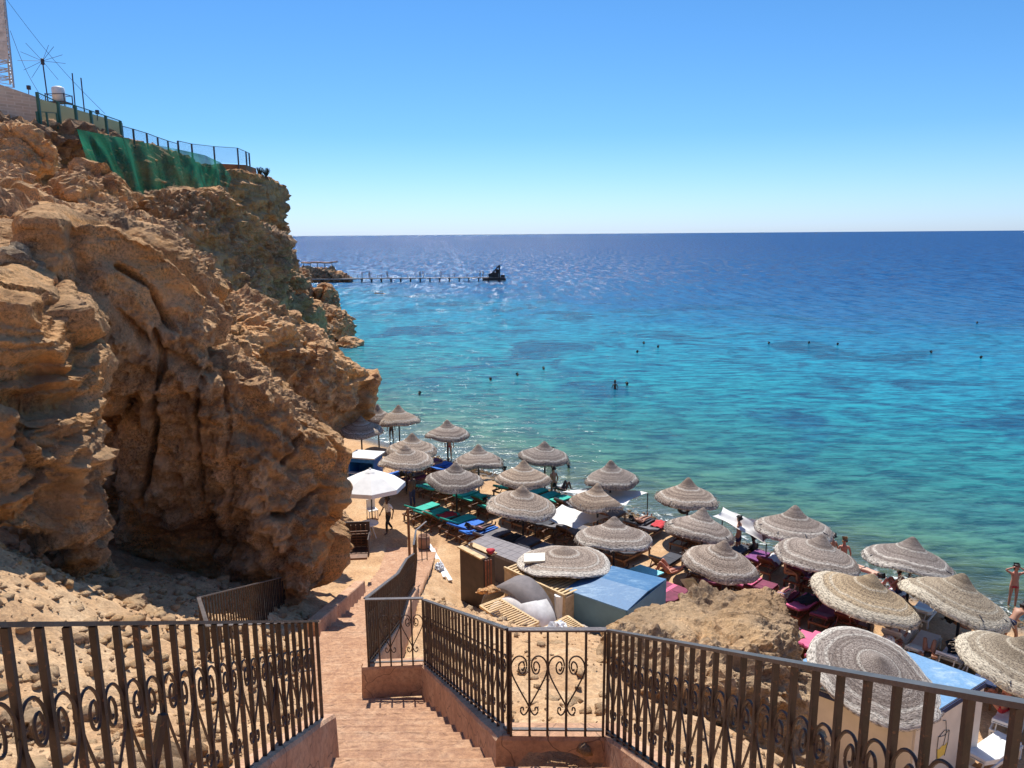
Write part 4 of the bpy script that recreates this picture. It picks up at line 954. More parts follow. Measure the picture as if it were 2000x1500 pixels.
person('knees', seat(1308, 1120, 0.42), RZ + 1.9, 'sunbather with legs bent up beside the pale cyan board', 1, wear=(('trunks', 'orange'), ('top', 'orange')), group=G)
person('prone', seat(1690, 1118, 0.44), RZ + 1.2, 'person lying face down on a pink towel in the front row', 3, wear=(('trunks', 'black'),), group=G)
person('lie', seat(1634, 1108, 0.44), RZ, 'pale sunbather lying on a lilac towel left of the face-down one', 3, wear=(('trunks', 'navy'),), group=G)
person('lie', seat(1884, 1228, 0.44), RZ - 0.6, 'sunbather lying in the shade of the right yellowish parasol', 0, wear=(('trunks', 'navy'),), group=G)
person('sit', seat(1958, 1392, 0.42), 0.4, 'bald sunburnt man in red trunks seated behind the railing at the right', 1, SK[1], wear=(('trunks', 'red'),), group=G)
person('lie', seat(1990, 1395, 0.42), 0.2, 'dark-haired sunbather at the right edge beside the seated red-backed man', 0, wear=(('trunks', 'black'),), group=G)
person('lie', seat(952, 912, 0.42), RZ, 'sunbather lying near the shore above the teal sunbeds', 2, group=G)
person('sit', seat(985, 945, 0.42), RZ, 'shaded guest sitting up below the pale-banded parasol', 2, wear=(('trunks', 'blue'),), group=G)
person('lie', seat(838, 912, 0.42), RZ, 'sunbather in the shade right of the blue shack', 0, group=G)
person('knees', seat(1100, 960, 0.42), RZ, 'shaded sunbather beneath the pale-banded parasol beside a white cloth', 2, group=G)
for px, py, lb in [(818, 771, 'left shallows above the lone waterline parasol'), (960, 743, 'left edge of a dark reef patch'), (1012, 734, 'right edge of the left reef patch'), (1062, 722, 'open turquoise water left of centre'),
     (1258, 672, 'white splashes below the deep water line'), (1243, 689, 'left of the white splashes'), (1284, 679, 'right of the white splashes'), (1634, 674, 'deep blue water at the right, larger head'),
     (1578, 671, 'deep blue water left of the larger head'), (1820, 690, 'blue water near the right edge'), (1914, 700, 'blue water farthest right'), (1226, 752, 'turquoise water right of the lone standing bather'), (1500, 672, 'blue water in the middle of the right half'), (1907, 632, 'deep water far out at the right')]:
    person('swim', P(px, py, 0), random.uniform(0, 6), 'swimmer head in the ' + lb, 2, fingers=False, s=1.15, group='swimmers')

# ------------------------------------------------------------------ jetty and spit
ja, jb = P(612, 552, 0.0), P(986, 549.5, 0.0)
jd = (jb - ja); JL = jd.length; jd.normalize(); jn = Vector((-jd.y, jd.x, 0))
jt = thing('jetty', ja, math.atan2(jd.y, jd.x), 'long narrow wooden jetty on posts reaching out from the rocky spit', 'jetty')
M_JET = simple('jetty_wood', (0.30, 0.25, 0.21), 0.8, 0, 0.3, 1.0); M_JETD = simple('jetty_posts', (0.05, 0.035, 0.03), 0.8, 0, 0.3, 1.0)
dk = MB(); dk.box((JL / 2, 0, 1.15), (JL, 1.7, 0.22)); dk.box((6, 0.6, 1.0), (14, 3.4, 0.3)); dk.build('deck', M_JET, jt)
for k in range(19):
    x = 3 + k * (JL - 5) / 18; m = MB()
    for s in (-.7, .7): m.tube([(x, s, -1.5), (x, s, 1.1)], 0.13, 6)
    m.box((x, 0, 0.95), (0.5, 1.6, 0.18)); m.build('pile', M_JETD, jt)
for k in range(24):
    if k % 5 == 3: continue
    x = 9 + k * (JL - 12) / 23 + random.uniform(-.5, .5); MB().tube([(x, .7, 1.2), (x, .7, 2.25)], 0.06, 5).build('rail_post', M_JETD, jt)
tw = MB(); x = JL - 2.2
for s in (-.9, .9): tw.bar((x - 2.6, s, 1.3), (x + 0.4, s, 4.6), 0.35); tw.bar((x + .6, s, -1), (x + .6, s, 4.9), 0.4); tw.bar((x - 1.0, s, 1.2), (x - 1.0, s, 3.2), 0.3)
tw.box((x + 0.3, 0, 4.3), (1.1, 2.0, 0.3)); tw.box((x + .6, 0, 3.0), (0.3, 2.0, 2.6)); tw.box((x - .8, 0, 2.0), (2.2, 1.9, 1.3)); tw.box((x - 1.9, 0, 1.9), (1.6, 1.8, 1.0)); tw.box((x - .1, .3, 3.0), (.9, 1.5, 1.2)); tw.box((x + 1.6, 0, 1.5), (1.2, 1.6, .9)); tw.box((x - 1, 0, 0.6), (7, 3.0, 0.7)); tw.build('stair_tower', M_JETD, jt)
for k, dx in enumerate((708, 722, 821, 827, 862, 757, 938, 944)):
    q = PY(dx, 545, ja.y); q = ja + jd * max(1, min(JL - 1, (q - ja).dot(jd))); q.z = 1.26
    person('stand', q, random.uniform(0, 6), 'tiny dark figure on the jetty, %s from the shore' % ORD[k], 2, fingers=False, s=1.1, group='people on the jetty')
sp0 = PY(592, 531, 238); st_ = thing('sun_shelter', (sp0.x, sp0.y, 2.6), 0, 'long flat straw-roofed sun shelter on the far rocky spit', 'shelter')
M_STRAW = simple('orange_straw', (0.42, 0.20, 0.11), 0.9, 0, 0.4, 1.0)
m = MB()
for k in range(7): m.box((0.6 + k * 1.5, random.uniform(-.3, .3), 3.3 + random.uniform(-.1, .1)), (1.7, 2.6, 0.35), Matrix.Rotation(random.uniform(-.06, .06), 3, 'Y'))
m.build('roof', M_STRAW, st_)
for k in range(5):
    MB().tube([(0.4 + k * 2.2, -1, 0), (0.4 + k * 2.2, -1, 3.2)], 0.1, 5).build('post', M_JETD, st_)

# ------------------------------------------------------------------ plateau: wall, fence, net, tank, masts
PXD = ([-140, 0, 150, 240, 350, 440, 500], [46, 50, 56, 62, 76, 88, 97])
def pl(px, py, off=0.0): return PY(px, py, float(np.interp(px, *PXD)) + off)
def brick_mat(name, c1, c2, mort):
    m = Mat(name); p = m.pos(); q = m.n('CombineXYZ', {0: m.vmath('LENGTH', m.vmath('MULTIPLY', p, (1, 1, 0))), 1: m.n('SeparateXYZ', {0: p}).outputs[2], 2: 0.0})
    b = m.n('TexBrick', {'Vector': q, 'Color1': (*c1, 1), 'Color2': (*c2, 1), 'Mortar': (*mort, 1), 'Scale': 1.0, 'Mortar Size': 0.02, 'Brick Width': 0.45, 'Row Height': 0.2})
    c = m.mix(m.mr(m.noise(p, 1.2, 5), 0.4, 0.65, 0, 0.5), b.outputs[0], mort); m.bsdf(c, 0.9, m.bump(m.noise(p, 14, 4), 0.6, 0.03)); return m.m
def wall(label, a, b, ha, hb, mat, th=0.3):
    a, b = Vector(a), Vector(b); d = (b - a); n = Vector((-d.y, d.x, 0)).normalized() * th; z = Vector((0, 0, 1)); dn = Vector((0, 0, -0.8))
    m = MB(); v = [m.bm.verts.new(q) for q in (a + dn, b + dn, b + z * hb, a + z * ha, a + n + dn, b + n + dn, b + n + z * hb, a + n + z * ha)]
    for f in ((0, 1, 2, 3), (5, 4, 7, 6), (3, 2, 6, 7), (1, 0, 4, 5), (0, 3, 7, 4), (2, 1, 5, 6)): m.bm.faces.new([v[i] for i in f])
    return tag(m.build('wall', mat), label, 'wall', 'compound walls on the plateau')
M_BR = brick_mat('tan_brick', (0.74, 0.50, 0.34), (0.62, 0.42, 0.29), (0.80, 0.60, 0.44)); M_BRG = brick_mat('ochre_wall', (0.80, 0.66, 0.30), (0.85, 0.70, 0.32), (0.68, 0.58, 0.28))
a, b = pl(-140, 208, 3), pl(81, 229, 1.5); wall('tan block wall at the upper left edge behind the fence', a, b, (pl(-140, 112, 3) - a).z, (pl(81, 191, 1.5) - b).z, M_BR)
a, b = pl(82, 229, 1.6), pl(242, 267, 2); wall('olive plastered wall behind the green fence posts', a, b, (pl(82, 193, 1.6) - a).z, (pl(242, 240, 2) - b).z, M_BRG)
def chain_mat():
    m = Mat('wire_mesh'); tr = m.n('BsdfTransparent'); d = m.n('BsdfDiffuse', {'Color': (0.05, 0.1, 0.1, 1)}); p = m.pos()
    s = m.n('SeparateXYZ', {0: p}); u = m.vmath('DOT_PRODUCT', p, (0.5, 0.85, 1)); v = m.vmath('DOT_PRODUCT', p, (0.5, 0.85, -1))
    f = m.math('MAXIMUM', m.math('GREATER_THAN', m.math('FRACT', m.math('MULTIPLY', u, 6)), 0.88), m.math('GREATER_THAN', m.math('FRACT', m.math('MULTIPLY', v, 6)), 0.88))
    x = m.n('MixShader', {0: f, 1: tr.outputs[0], 2: d.outputs[0]}); m.t.links.new(x.outputs[0], m.out.inputs[0]); return m.m
M_CHAIN = chain_mat()
def fence(label, posts, mat, r=0.05, mesh=True):
    pts = [(pl(x, b), pl(x, b).z + (pl(x, t).z - pl(x, b).z)) for x, t, b in posts]
    o0 = pts[0][0]; f = thing('fence', o0, 0, label, 'fence', 'wire fences along the cliff edge')
    for k, (q, zt) in enumerate(pts): MB().box(q - o0 + Vector((0, 0, (zt - q.z) / 2 - .3)), (r * 2, r * 2, zt - q.z + .6)).build('post', mat, f)
    tr = MB(); pn = MB()
    for (q, z), (q2, z2) in zip(pts, pts[1:]):
        A = Vector((q.x, q.y, z)) - o0; B = Vector((q2.x, q2.y, z2)) - o0; tr.bar(A, B, 0.05)
        c = [q - o0 + Vector((0, 0, .05)), q2 - o0 + Vector((0, 0, .05)), B, A]; pn.bm.faces.new([pn.bm.verts.new(x) for x in c])
    tr.build('top_rail', mat, f)
    if mesh: pn.build('wire_mesh', M_CHAIN, f)
    return f
fence('tall green-posted fence in front of the olive wall', [(78, 180, 229), (117, 199, 236), (151, 206, 246), (181, 216, 256), (210, 226, 264), (238, 236, 268)], M_GREEN, 0.08)
fence('low dark fence right of the olive wall along the cliff edge', [(240, 246, 269), (262, 252, 274), (288, 260, 279), (309, 268, 284), (329, 275, 290), (349, 281, 293)], M_POLE, 0.06)
fence('dark fence around the terrace at the tip of the cliff', [(349, 275, 296), (376, 281, 304), (420, 286, 318), (466, 289, 320), (482, 296, 321), (488, 299, 322)], M_POLE, 0.07)
fence('low green barrier frame at the foot of the block wall', [(73, 218, 232), (92, 219, 232), (112, 221, 234)], M_GREEN, 0.05, False)
def prism(name, pts, z0, z1, mat, label, cat, grp=None):
    m = MB(); m.poly([Vector((p[0], p[1], z1)) for p in pts], z1 - z0); return tag(m.build(name, mat), label, cat, grp)
q1, q2, q3 = PY(424, 318, 91), PY(480, 322, 93), PY(500, 324, 98)
zt = q2.z
prism('terrace_wall', [q1, q2, q3, q3 + Vector((-9, 4, 0)), q1 + Vector((-3, 4, 0))], zt - 2.4, zt, simple('rust_plaster', (0.30, 0.13, 0.055), 0.9, 0, 0.25, 1.0), 'rust-brown terrace wall under the fence at the cliff tip', 'wall')
def netm():
    m = Mat('green_net'); p = m.pos(); f = m.noise(p, 0.22, 3, 0.5); g = m.noise(m.vmath('MULTIPLY', p, (0.8, 0.8, 0.2)), 0.6, 2)
    d = m.n('BsdfDiffuse', {'Color': m.mix(m.mr(g, 0.4, 0.6), (0.014, 0.11, 0.06), (0.035, 0.22, 0.12))})
    tr = m.n('BsdfTransparent'); x = m.n('MixShader', {0: m.mr(f, 0.35, 0.65, 0.40, 0.80), 1: tr.outputs[0], 2: d.outputs[0]}); m.t.links.new(x.outputs[0], m.out.inputs[0]); return m.m
tx = np.array([150, 200, 250, 300, 350, 400, 432, 452]); ty = np.array([252, 262, 271, 282, 292, 303, 318, 345])
bx_ = np.array([172, 225, 272, 305, 350, 392, 425, 448]); by = np.array([320, 352, 388, 380, 376, 366, 362, 366])
vs = []; NI, NJ = 120, 30
for jx in range(NJ):
    k = jx / (NJ - 1)
    for ix in range(NI):
        u = ix / (NI - 1) * 7; X0 = np.interp(u, range(8), tx); Y0 = np.interp(u, range(8), ty); X1 = np.interp(u, range(8), bx_); Y1 = np.interp(u, range(8), by)
        px, py = X0 + (X1 - X0) * k, Y0 + (Y1 - Y0) * k
        fold = math.sin(u * 6.5 - k * 2.5) * 0.55 + math.sin(u * 15 + k * 3) * 0.15
        vs.append(pl(px, py, -3.4 - 3.2 * k * (1 if u < 6 else .4) + fold * min(1, k * 3)))
i = (np.arange(NJ - 1)[:, None] * NI + np.arange(NI - 1)[None, :]).ravel()
tag(mesh_np('safety_net', np.array([tuple(v) for v in vs]), np.stack([i, i + 1, i + NI + 1, i + NI], 1), netm(), True), 'green safety netting draped over the upper cliff face', 'net')
# water tank
q = PY(117, 207, 66); q.z -= .45; tk = thing('water_tank', q, 0, 'white water tank on a dark steel stand above the olive wall', 'water tank')
MB().lathe([(0, 2.0), (.2, 1.98), (.42, 1.9), (.48, 1.82), (.48, .75), (0, .75)], 24).build('tank', M_WHITE, tk, True)
m = MB()
for sx in (-.75, .75):
    for sy in (-.6, .6): m.tube([(sx, sy, -1.5), (sx, sy, 1.35)], .045, 5)
    m.bar((sx, -.6, .7), (sx, .6, .7), .06); m.bar((sx, -.6, 1.3), (sx, .6, 1.3), .05)
for sy in (-.6, .6): m.bar((-.75, sy, .7), (.75, sy, .7), .06); m.bar((-.75, sy, 1.3), (.75, sy, 1.3), .05); m.bar((-.75, sy, -.9), (.75, sy, .1), .04)
m.box((0, 0, .7), (1.5, 1.2, .06)); m.build('stand', M_POLE, tk)
# masts
q = PY(96, 215, 60); an = thing('antenna_mast', q, 0, 'thin mast topped by a star of long radial rods', 'antenna'); top = PY(83, 119, 60) - q
MB().tube([(0, 0, 0), top], 0.05, 6).build('mast', M_POLE, an)
for k, (ex, ey) in enumerate([(34, 118), (50, 84), (105, 91), (122, 107), (128, 124), (114, 156), (62, 152), (46, 137), (40, 101), (95, 88)]):
    MB().tube([top, PY(ex, ey, 59.0 + (k % 3) * 0.8) - q], 0.014, 4).build('rod', M_POLE, an)
MB().lathe([(0, .2), (.12, .15), (.12, -.25), (0, -.3)], 10, tuple(top)).build('hub', M_POLE, an)
for x0, y0, x1, y1, lb in [(148, 222, 141, 143, 'plain thin pole right of the water tank, nearer to it'), (166, 228, 158, 152, 'plain thin pole right of the water tank, farther from it')]:
    m = MB(); m.tube([PY(x0, y0, 62), PY(x1, y1, 62)], 0.05, 6); o = m.build('pole', M_POLE); m = tag(o, lb, 'pole', 'thin poles on the plateau')
for x0, y0, x1, y1, lb in [(56, 195, 56, 171, 'small lamp on the block wall left of the fence'), (190, 236, 190, 219, 'small lamp on the olive wall behind the fence')]:
    o = thing('wall_lamp', PY(x0, y0, 60), 0, lb, 'lamp', 'small lamps on the compound wall'); h = PY(x1, y1, 60) - PY(x0, y0, 60)
    MB().tube([(0, 0, 0), h], .03, 5).build('stem', M_POLE, o); MB().box(h, (.22, .22, .3), None, .03).build('lamp_head', M_POLE, o)
# lattice tower
tb = [PY(27, 171, 68), PY(-95, 171, 68), PY(-70, 165, 72), PY(20, 165, 72)]; tp = [PY(3, -60, 68), PY(-52, -60, 68), PY(-48, -60, 70), PY(0, -60, 70)]
tow = thing('lattice_tower', tb[0], 0, 'white and grey lattice steel tower cut off by the upper left corner', 'tower')
for k in range(4): MB().tube([tb[k] - tb[0], tp[k] - tb[0]], .09, 6).build('leg', M_STEEL, tow)
m = MB()
for k in range(4):
    A, A2, B, B2 = tb[k], tp[k], tb[(k + 1) % 4], tp[(k + 1) % 4]; NL = 14
    for l in range(NL):
        f0, f1 = l / NL, (l + 1) / NL; a0, a1, b0, b1 = [u.lerp(w2, f) - tb[0] for u, w2, f in ((A, A2, f0), (A, A2, f1), (B, B2, f0), (B, B2, f1))]
        m.bar(a0, b1, .05); m.bar(b0, a1, .05); m.bar(a1, b1, .05)
m.build('lattice', M_STEEL, tow)
m = MB()
for l in range(9):
    f = .28 + l * .075; a0 = tb[0].lerp(tp[0], f) - tb[0]; b0 = tb[1].lerp(tp[1], f) - tb[0]; m.box(a0.lerp(b0, .5), ((b0 - a0).length * .93, .1, .70))
m.build('panels', simple('pale_panels', (.55, .54, .52), .6, 0, .3, 2), tow)
for (a, b, c, d, lb) in [(6, -10, 205, 222, 'upper guy wire slanting from the tower down to the olive wall'), (20, 60, 75, 180, 'lower guy wire slanting from the tower to the block wall')]:
    m = MB(); A, B = PY(a, b, 67), PY(c, d, 62); m.tube([A.lerp(B, k / 8) - Vector((0, 0, 0.5 * math.sin(math.pi * k / 8))) for k in range(9)], .018, 4)
    tag(m.build('guy_wire', M_POLE), lb, 'wire', 'guy wires')
for k, (px, lb) in enumerate([(508, 'dry shrub on the cliff tip nearer to the terrace'), (520, 'dry shrub on the cliff tip nearer to the edge')]):
    m = MB(); q = PY(px, 347, 99)
    for _ in range(60):
        d = Vector((random.uniform(-.5, .5), random.uniform(-.5, .5), random.uniform(.6, 1.3))); m.bar(q, q + d, .03)
    tag(m.build('shrub', simple('shrub_%s' % ('a' if k else 'b'), (.05, .06, .04), .9)), lb, 'shrub', 'dry shrubs')
# ------------------------------------------------------------------ white parasol, shack, cloths
q = at(728, 1034); t = thing('white_parasol', q, 0, 'white octagonal fabric parasol with a valance at the foot of the stairs', 'parasol')
cz = 2.88; m = MB(); rr = 1.55; ring = []; ap = m.bm.verts.new((0, 0, cz))
mid = [m.bm.verts.new((math.cos(k * math.pi / 4 + .2) * rr * .5, math.sin(k * math.pi / 4 + .2) * rr * .5, cz - .34)) for k in range(8)]
rim = [m.bm.verts.new((math.cos(k * math.pi / 4 + .2) * rr, math.sin(k * math.pi / 4 + .2) * rr, cz - .72)) for k in range(8)]
vl = [m.bm.verts.new((v.co.x * 1.01, v.co.y * 1.01, cz - .90)) for v in rim]
for k in range(8):
    k2 = (k + 1) % 8; m.bm.faces.new((ap, mid[k], mid[k2])); m.bm.faces.new((mid[k], rim[k], rim[k2], mid[k2])); m.bm.faces.new((rim[k], vl[k], vl[k2], rim[k2]))
m.build('canopy', M_CLOTHW, t)
m = MB()
for v in range(8): a = v * math.pi / 4 + .2; m.bar((0, 0, cz - .05), (math.cos(a) * rr * .98, math.sin(a) * rr * .98, cz - .74), .02)
m.build('ribs', M_POLE, t); MB().tube([(0, 0, 0), (0, 0, cz)], .03, 8).build('pole', M_POLE, t)
m = MB(); m.lathe([(0, cz + .05), (.05, cz + .03), (.04, cz), (.30, cz - .12), (0, cz - .1)], 8); m.build('finial', M_CLOTHW, t)
q = at(722, 1052); t = thing('round_table', q, 0, 'small pale round table under the white parasol', 'table')
MB().lathe([(0, .74), (.42, .74), (.43, .72), (.42, .70), (0, .70)], 20).build('table_top', M_WHITE, t)
for k in range(4): a = k * math.pi / 2; MB().bar((math.cos(a) * .1, math.sin(a) * .1, .7), (math.cos(a) * .3, math.sin(a) * .3, 0), .035).build('leg', M_WHITE, t)
q = at(740, 1012) - Vector((.3, 0, 0)); t = thing('chair', q, .5, 'white plastic chair behind the small round table', 'chair')
MB().box((0, 0, .43), (.45, .45, .04)).build('seat', M_WHITE, t); MB().box((0, .2, .68), (.42, .03, .45)).build('backrest', M_WHITE, t)
for sx in (-.2, .2):
    for sy in (-.2, .2): MB().box((sx, sy, .21), (.04, .04, .42)).build('leg', M_WHITE, t)
# blue shack under the cliff
q = P(716, 938, .78); sh = thing('blue_shack', q, RZ + .5, 'blue beach shack with a white flat roof beside the cliff', 'shack')
m = MB(); Bl = simple('blue_boards', (.015, .16, .50), .6, 0, .2, 4)
m.box((-.95, 0, .95), (.08, 1.6, 1.9)); m.box((.95, 0, .95), (.08, 1.6, 1.9)); m.box((0, .8, .95), (1.9, .08, 1.9)); m.box((0, -.8, .4), (1.9, .08, .8)); m.box((0, -.8, 1.75), (1.9, .08, .3)); m.build('wall', Bl, sh)
MB().box((0, 0, 1.97), (2.3, 2.0, .10), None, .02).build('roof', M_WHITE, sh); MB().box((0, -.9, .82), (1.9, .4, .05)).build('counter', M_WHITE, sh); sh.scale = (.74, .74, .74)
def cloth(name, corners, sag, mat, label, grp=None, n=16, frame=None, wr=.05):
    A, B, C_, D = [Vector(c) for c in corners]; vs = []
    for j in range(n):
        for i in range(n):
            u, v = i / (n - 1), j / (n - 1); p = (A.lerp(B, u)).lerp(D.lerp(C_, u), v)
            k = 16 * u * (1 - u) * v * (1 - v); p = p - Vector((0, 0, sag * k)) + Vector((0, 0, wr * math.sin(u * 11 + v * 4) * math.sin(v * 9)))
            inw = (A + B + C_ + D) / 4 - p; p += inw * .12 * (4 * (u * (1 - u)) if v in (0, 1) else 4 * v * (1 - v) if u in (0, 1) else 0); vs.append(tuple(p))
    i = (np.arange(n - 1)[:, None] * n + np.arange(n - 1)[None, :]).ravel(); f = np.stack([i, i + 1, i + n + 1, i + n], 1)
    V = np.array(vs); V2 = V - np.array((0, 0, .012)); F2 = f[:, ::-1] + len(V)
    return tag(mesh_np(name, np.concatenate([V, V2]), np.concatenate([f, F2]), mat, True), label, 'cloth', grp)
GC = 'white shade cloths'
cloth('shade_cloth', [P(1045, 1012, 1.9), P(1098, 985, 1.9), P(1190, 1010, 1.9), P(1125, 1032, 1.7)], .12, M_CLOTHW, 'white sagging shade cloth stretched over the charcoal sunbeds in the middle', GC)
cloth('shade_cloth', [P(1098, 960, 1.9), P(1180, 945, 1.9), P(1265, 963, 1.9), P(1222, 986, 1.9)], .12, M_CLOTHW, 'white shade cloth stretched out near the waterline below a parasol', GC)
cloth('shade_cloth', [P(1392, 1008, 2.3), P(1412, 990, 2.4), P(1492, 1022, 2.2), P(1497, 1062, 1.5)], .1, M_CLOTHW, 'white stretched cloth tilted toward the sea between two parasols on the right', GC)
for a, b, lb in [((1412, 990, 2.4), (1412, 1045), 'thin post holding the tilted white cloth at its sea corner'), ((1497, 1062, 1.5), (1494, 1092), 'thin post holding the lower corner of the tilted white cloth'), ((1265, 963, 1.9), (1262, 1012), 'thin post at the right corner of the cloth near the waterline'), ((1045, 1012, 1.9), (1046, 1062), 'thin post at the left corner of the sagging cloth')]:
    p = P(*a); m = MB(); m.tube([(p.x, p.y, gz(p.x, p.y) - .1), p], .025, 6); tag(m.build('post', M_POLE), lb, 'post', 'posts of the shade cloths')
p = P(1337, 993, 1.55); m = MB(); m.tube([p + Vector((math.cos(a) * .24, .1, math.sin(a) * .24)) for a in np.linspace(0, 2 * math.pi, 20)[:-1]], .085, 10, True)
tag(m.build('tyre', M_BLACK, None, True), 'black tyre hanging on the parasol pole by the waterline', 'tyre')
cloth('wet_towel', [P(1484, 1030, 2.3), P(1498, 1026, 2.3), P(1512, 1050, 1.75), P(1490, 1056, 1.6)], .05, MATS['grey'], 'grey towel hanging under the edge of a waterline parasol', None, 8)

# ------------------------------------------------------------------ kiosks
def paint_mat(name, base, streak, amt, sc=3.0, col3=None):
    m = Mat(name); o = m.obj(); f = m.noise(m.vmath('MULTIPLY', o, (1, 3, 1)), sc, 6, .7); g = m.noise(o, 1.3, 4, .6, .8)
    c = m.mix(m.math('MULTIPLY', m.math('MULTIPLY', m.mr(f, .42, .7), m.mr(g, .45, .65)), amt), base, streak)
    if col3: c = m.mix(m.mr(m.noise(o, .9, 3, .5, .5), .60, .72, 0, .6), c, col3)
    c = m.mix(m.mr(m.noise(o, 18, 4), .35, .6, .35, 0), c, tuple(v * .55 for v in base)); m.bsdf(c, .45, m.bump(f, .3, .01)); return m.m
def kiosk(name, A, B, C_, D, zr, zf, roofm, wallm, label, drop=.0, rx=.04):
    o = (A + B + C_ + D) / 4; o = Vector((o.x, o.y, zf)); t = thing(name, o, 0, label, 'kiosk', 'painted kiosks')
    c4 = [Vector((p.x, p.y, 0)) - Vector((o.x, o.y, 0)) for p in (A, B, C_, D)]; m = MB()
    for k in range(4):
        a, b = c4[k], c4[(k + 1) % 4]; d = (b - a); n = Vector((d.y, -d.x, 0)).normalized() * .04
        zt = zr - zf - .02; v = [a, b, b + Vector((0, 0, zt)), a + Vector((0, 0, zt))]; w_ = MB(); w_.poly(v, .05, n * -25); w_.build('wall', wallm, t)
    for (a, b) in ((0, .5), (.5, 1)):
        r = MB(); v = []
        for (p, q, s) in ((0, 1, a), (0, 1, b), (3, 2, b), (3, 2, a)):
            pt = c4[p].lerp(c4[q], s) * 1.03; v.append(pt + Vector((0, 0, zr - zf + (.10 if s == .5 else 0))))
        r.poly(v, .05); r.build('roof_panel', roofm, t)
    return t, c4
A, B, C1, D = P(1105, 1150, 2.8), P(1224, 1191, 2.8), P(1299, 1131, 2.8), P(1196, 1106, 2.8)
M_KB = paint_mat('blue_roof_paint', (.035, .14, .29), (.35, .50, .60), .7); M_KW = simple('pale_blue_boards', (.11, .22, .30), .6, 0, .12, 2)
kiosk('blue_kiosk', A, D, C1, B, 2.8, gz(2.5, 22.5) - 1.0, M_KB, M_KW, 'blue plywood kiosk with a scuffed blue roof left of the big boulder')
A, B, C2 = P(1786, 1411, 3.1), P(1920, 1327, 3.1), P(1662, 1246, 3.1); D = A + (C2 - B)
M_KR = paint_mat('sky_mural', (.17, .33, .52), (.60, .70, .76), 1.0, 1.6, (.62, .60, .46)); M_KWW = simple('cream_boards', (.64, .59, .53), .6, 0, .12, 1.5)
kt, c4 = kiosk('painted_kiosk', A, D, C2, B, 3.1, .78, M_KR, M_KWW, 'cream kiosk with a sky-painted roof at the lower right behind the railing')
# trim and drink emblem on its right face
a, b = c4[0], c4[3]; dn = (b - a).normalized(); nrm = Vector((dn.y, -dn.x, 0)); nrm = nrm if nrm.dot(Vector((0, -1, 0))) > 0 or nrm.x > 0 else -nrm
if (nrm.dot((a + b) / 2)) < 0: nrm = -nrm
Zt = Vector((0, 0, 1)); Hh = 3.1 - .78
m = MB(); m.bar(a + nrm * .07 + Zt * (Hh - .1), b + nrm * .07 + Zt * (Hh - .1), .12, .03, nrm); m.build('trim', CL['navy'], kt)
bb = c4[1]; d2 = (bb - a).normalized(); n2 = Vector((d2.y, -d2.x, 0)); n2 = n2 if n2.dot((a + bb) / 2) > 0 else -n2
m = MB(); m.bar(a + n2 * .07 + Zt * (Hh - .1), bb + n2 * .07 + Zt * (Hh - .1), .12, .03, n2); m.build('trim', CL['navy'], kt)
c0 = a.lerp(b, .42) + nrm * .055
def onface(u, v, k=.0): return c0 + dn * u + Zt * (.95 + v) + nrm * k
m = MB(); m.poly([onface(*p) for p in [(-.20, 0), (.12, .02), (.20, .30), (.10, .26), (-.02, .30), (-.12, .26), (-.24, .28)]], .006, nrm * 1); m.build('painted_drink', simple('yellow_paint', (.75, .55, .10), .5, 0, .1), kt)
m = MB()
for l in ([(-.20, -.02), (-.26, .3), (-.25, .62)], [(.12, -.02), (.22, .3), (.23, .62)], [(-.25, .62), (0, .70), (.23, .62), (0, .56), (-.25, .62)], [(.02, .3), (.10, .62), (.02, .95), (-.12, 1.0)]):
    m.tube([onface(*p, .008) for p in l], .008, 4)
m.build('painted_outline', M_POLE, kt)
p = P(1606, 1470, 1.2); 
# white plastic strip caught on the lying canopy
m = MB(); c = P(1695, 1352, 3.35)
for k in range(4): m.tube([c + Vector((0, 0, .03)), c + Vector((random.uniform(-.12, .12), random.uniform(-.08, .1), .05)), c + Vector((random.uniform(.1, .5), random.uniform(-.1, .1), -.02))], .02, 5)
tag(m.build('plastic_strip', M_WHITE), 'white torn plastic strip on the rim of the large lying canopy', 'plastic strip')

# ------------------------------------------------------------------ things stored behind the kiosk
def hx(p, size, rz, mat, name='part', parent=None, bev=.0):
    m = MB(); m.box(p, size, Matrix.Rotation(rz, 3, 'Z'), bev); return m.build(name, mat, parent)
p = P(898, 1062, 2.75); pb = P(930, 1152, 1.35)
M_DW = simple('dark_plywood', (.06, .035, .026), .7, 0, .3, 3)
def quad_prism(top4, zlo, mat, name, parent=None):
    m = MB(); m.poly(top4, top4[0].z - zlo); return m.build(name, mat, parent)
g = gz(-1.6, 24.8); k0 = [P(898, 1071, g + 1.75), P(944, 1095, g + 1.75), P(966, 1082, g + 1.75), P(920, 1062, g + 1.75)]
cb = thing('cabinet', (k0[0].x, k0[0].y, g), 0, 'tall dark plywood cabinet standing on the sand right of the stairs', 'cabinet'); off = cb.location
quad_prism([v - off for v in k0], -.4, M_DW, 'body', cb)
m = MB(); m.bar(k0[0] - off + Vector((0, .05, .05)), k0[1] - off + Vector((0, .05, .05)), .22, .05); m.bar(k0[3] - off + Vector((.0, -.12, .04)), k0[2] - off + Vector((0, -.12, .04)), .28, .04); m.bar(k0[0] - off + Vector((.35, -.1, -.25)), k0[0] - off + Vector((.42, .1, .18)), .1, .03); m.build('loose_planks', M_PALE, cb)
m = MB()
for k in range(3): m.bar(k0[1] - off + Vector((.08 + k * .09, .05 * k, 0)), k0[1] - off + Vector((.08 + k * .09, .05 * k, -1.3)), .06, .03)
m.build('leaning_boards', M_WOODR, cb)
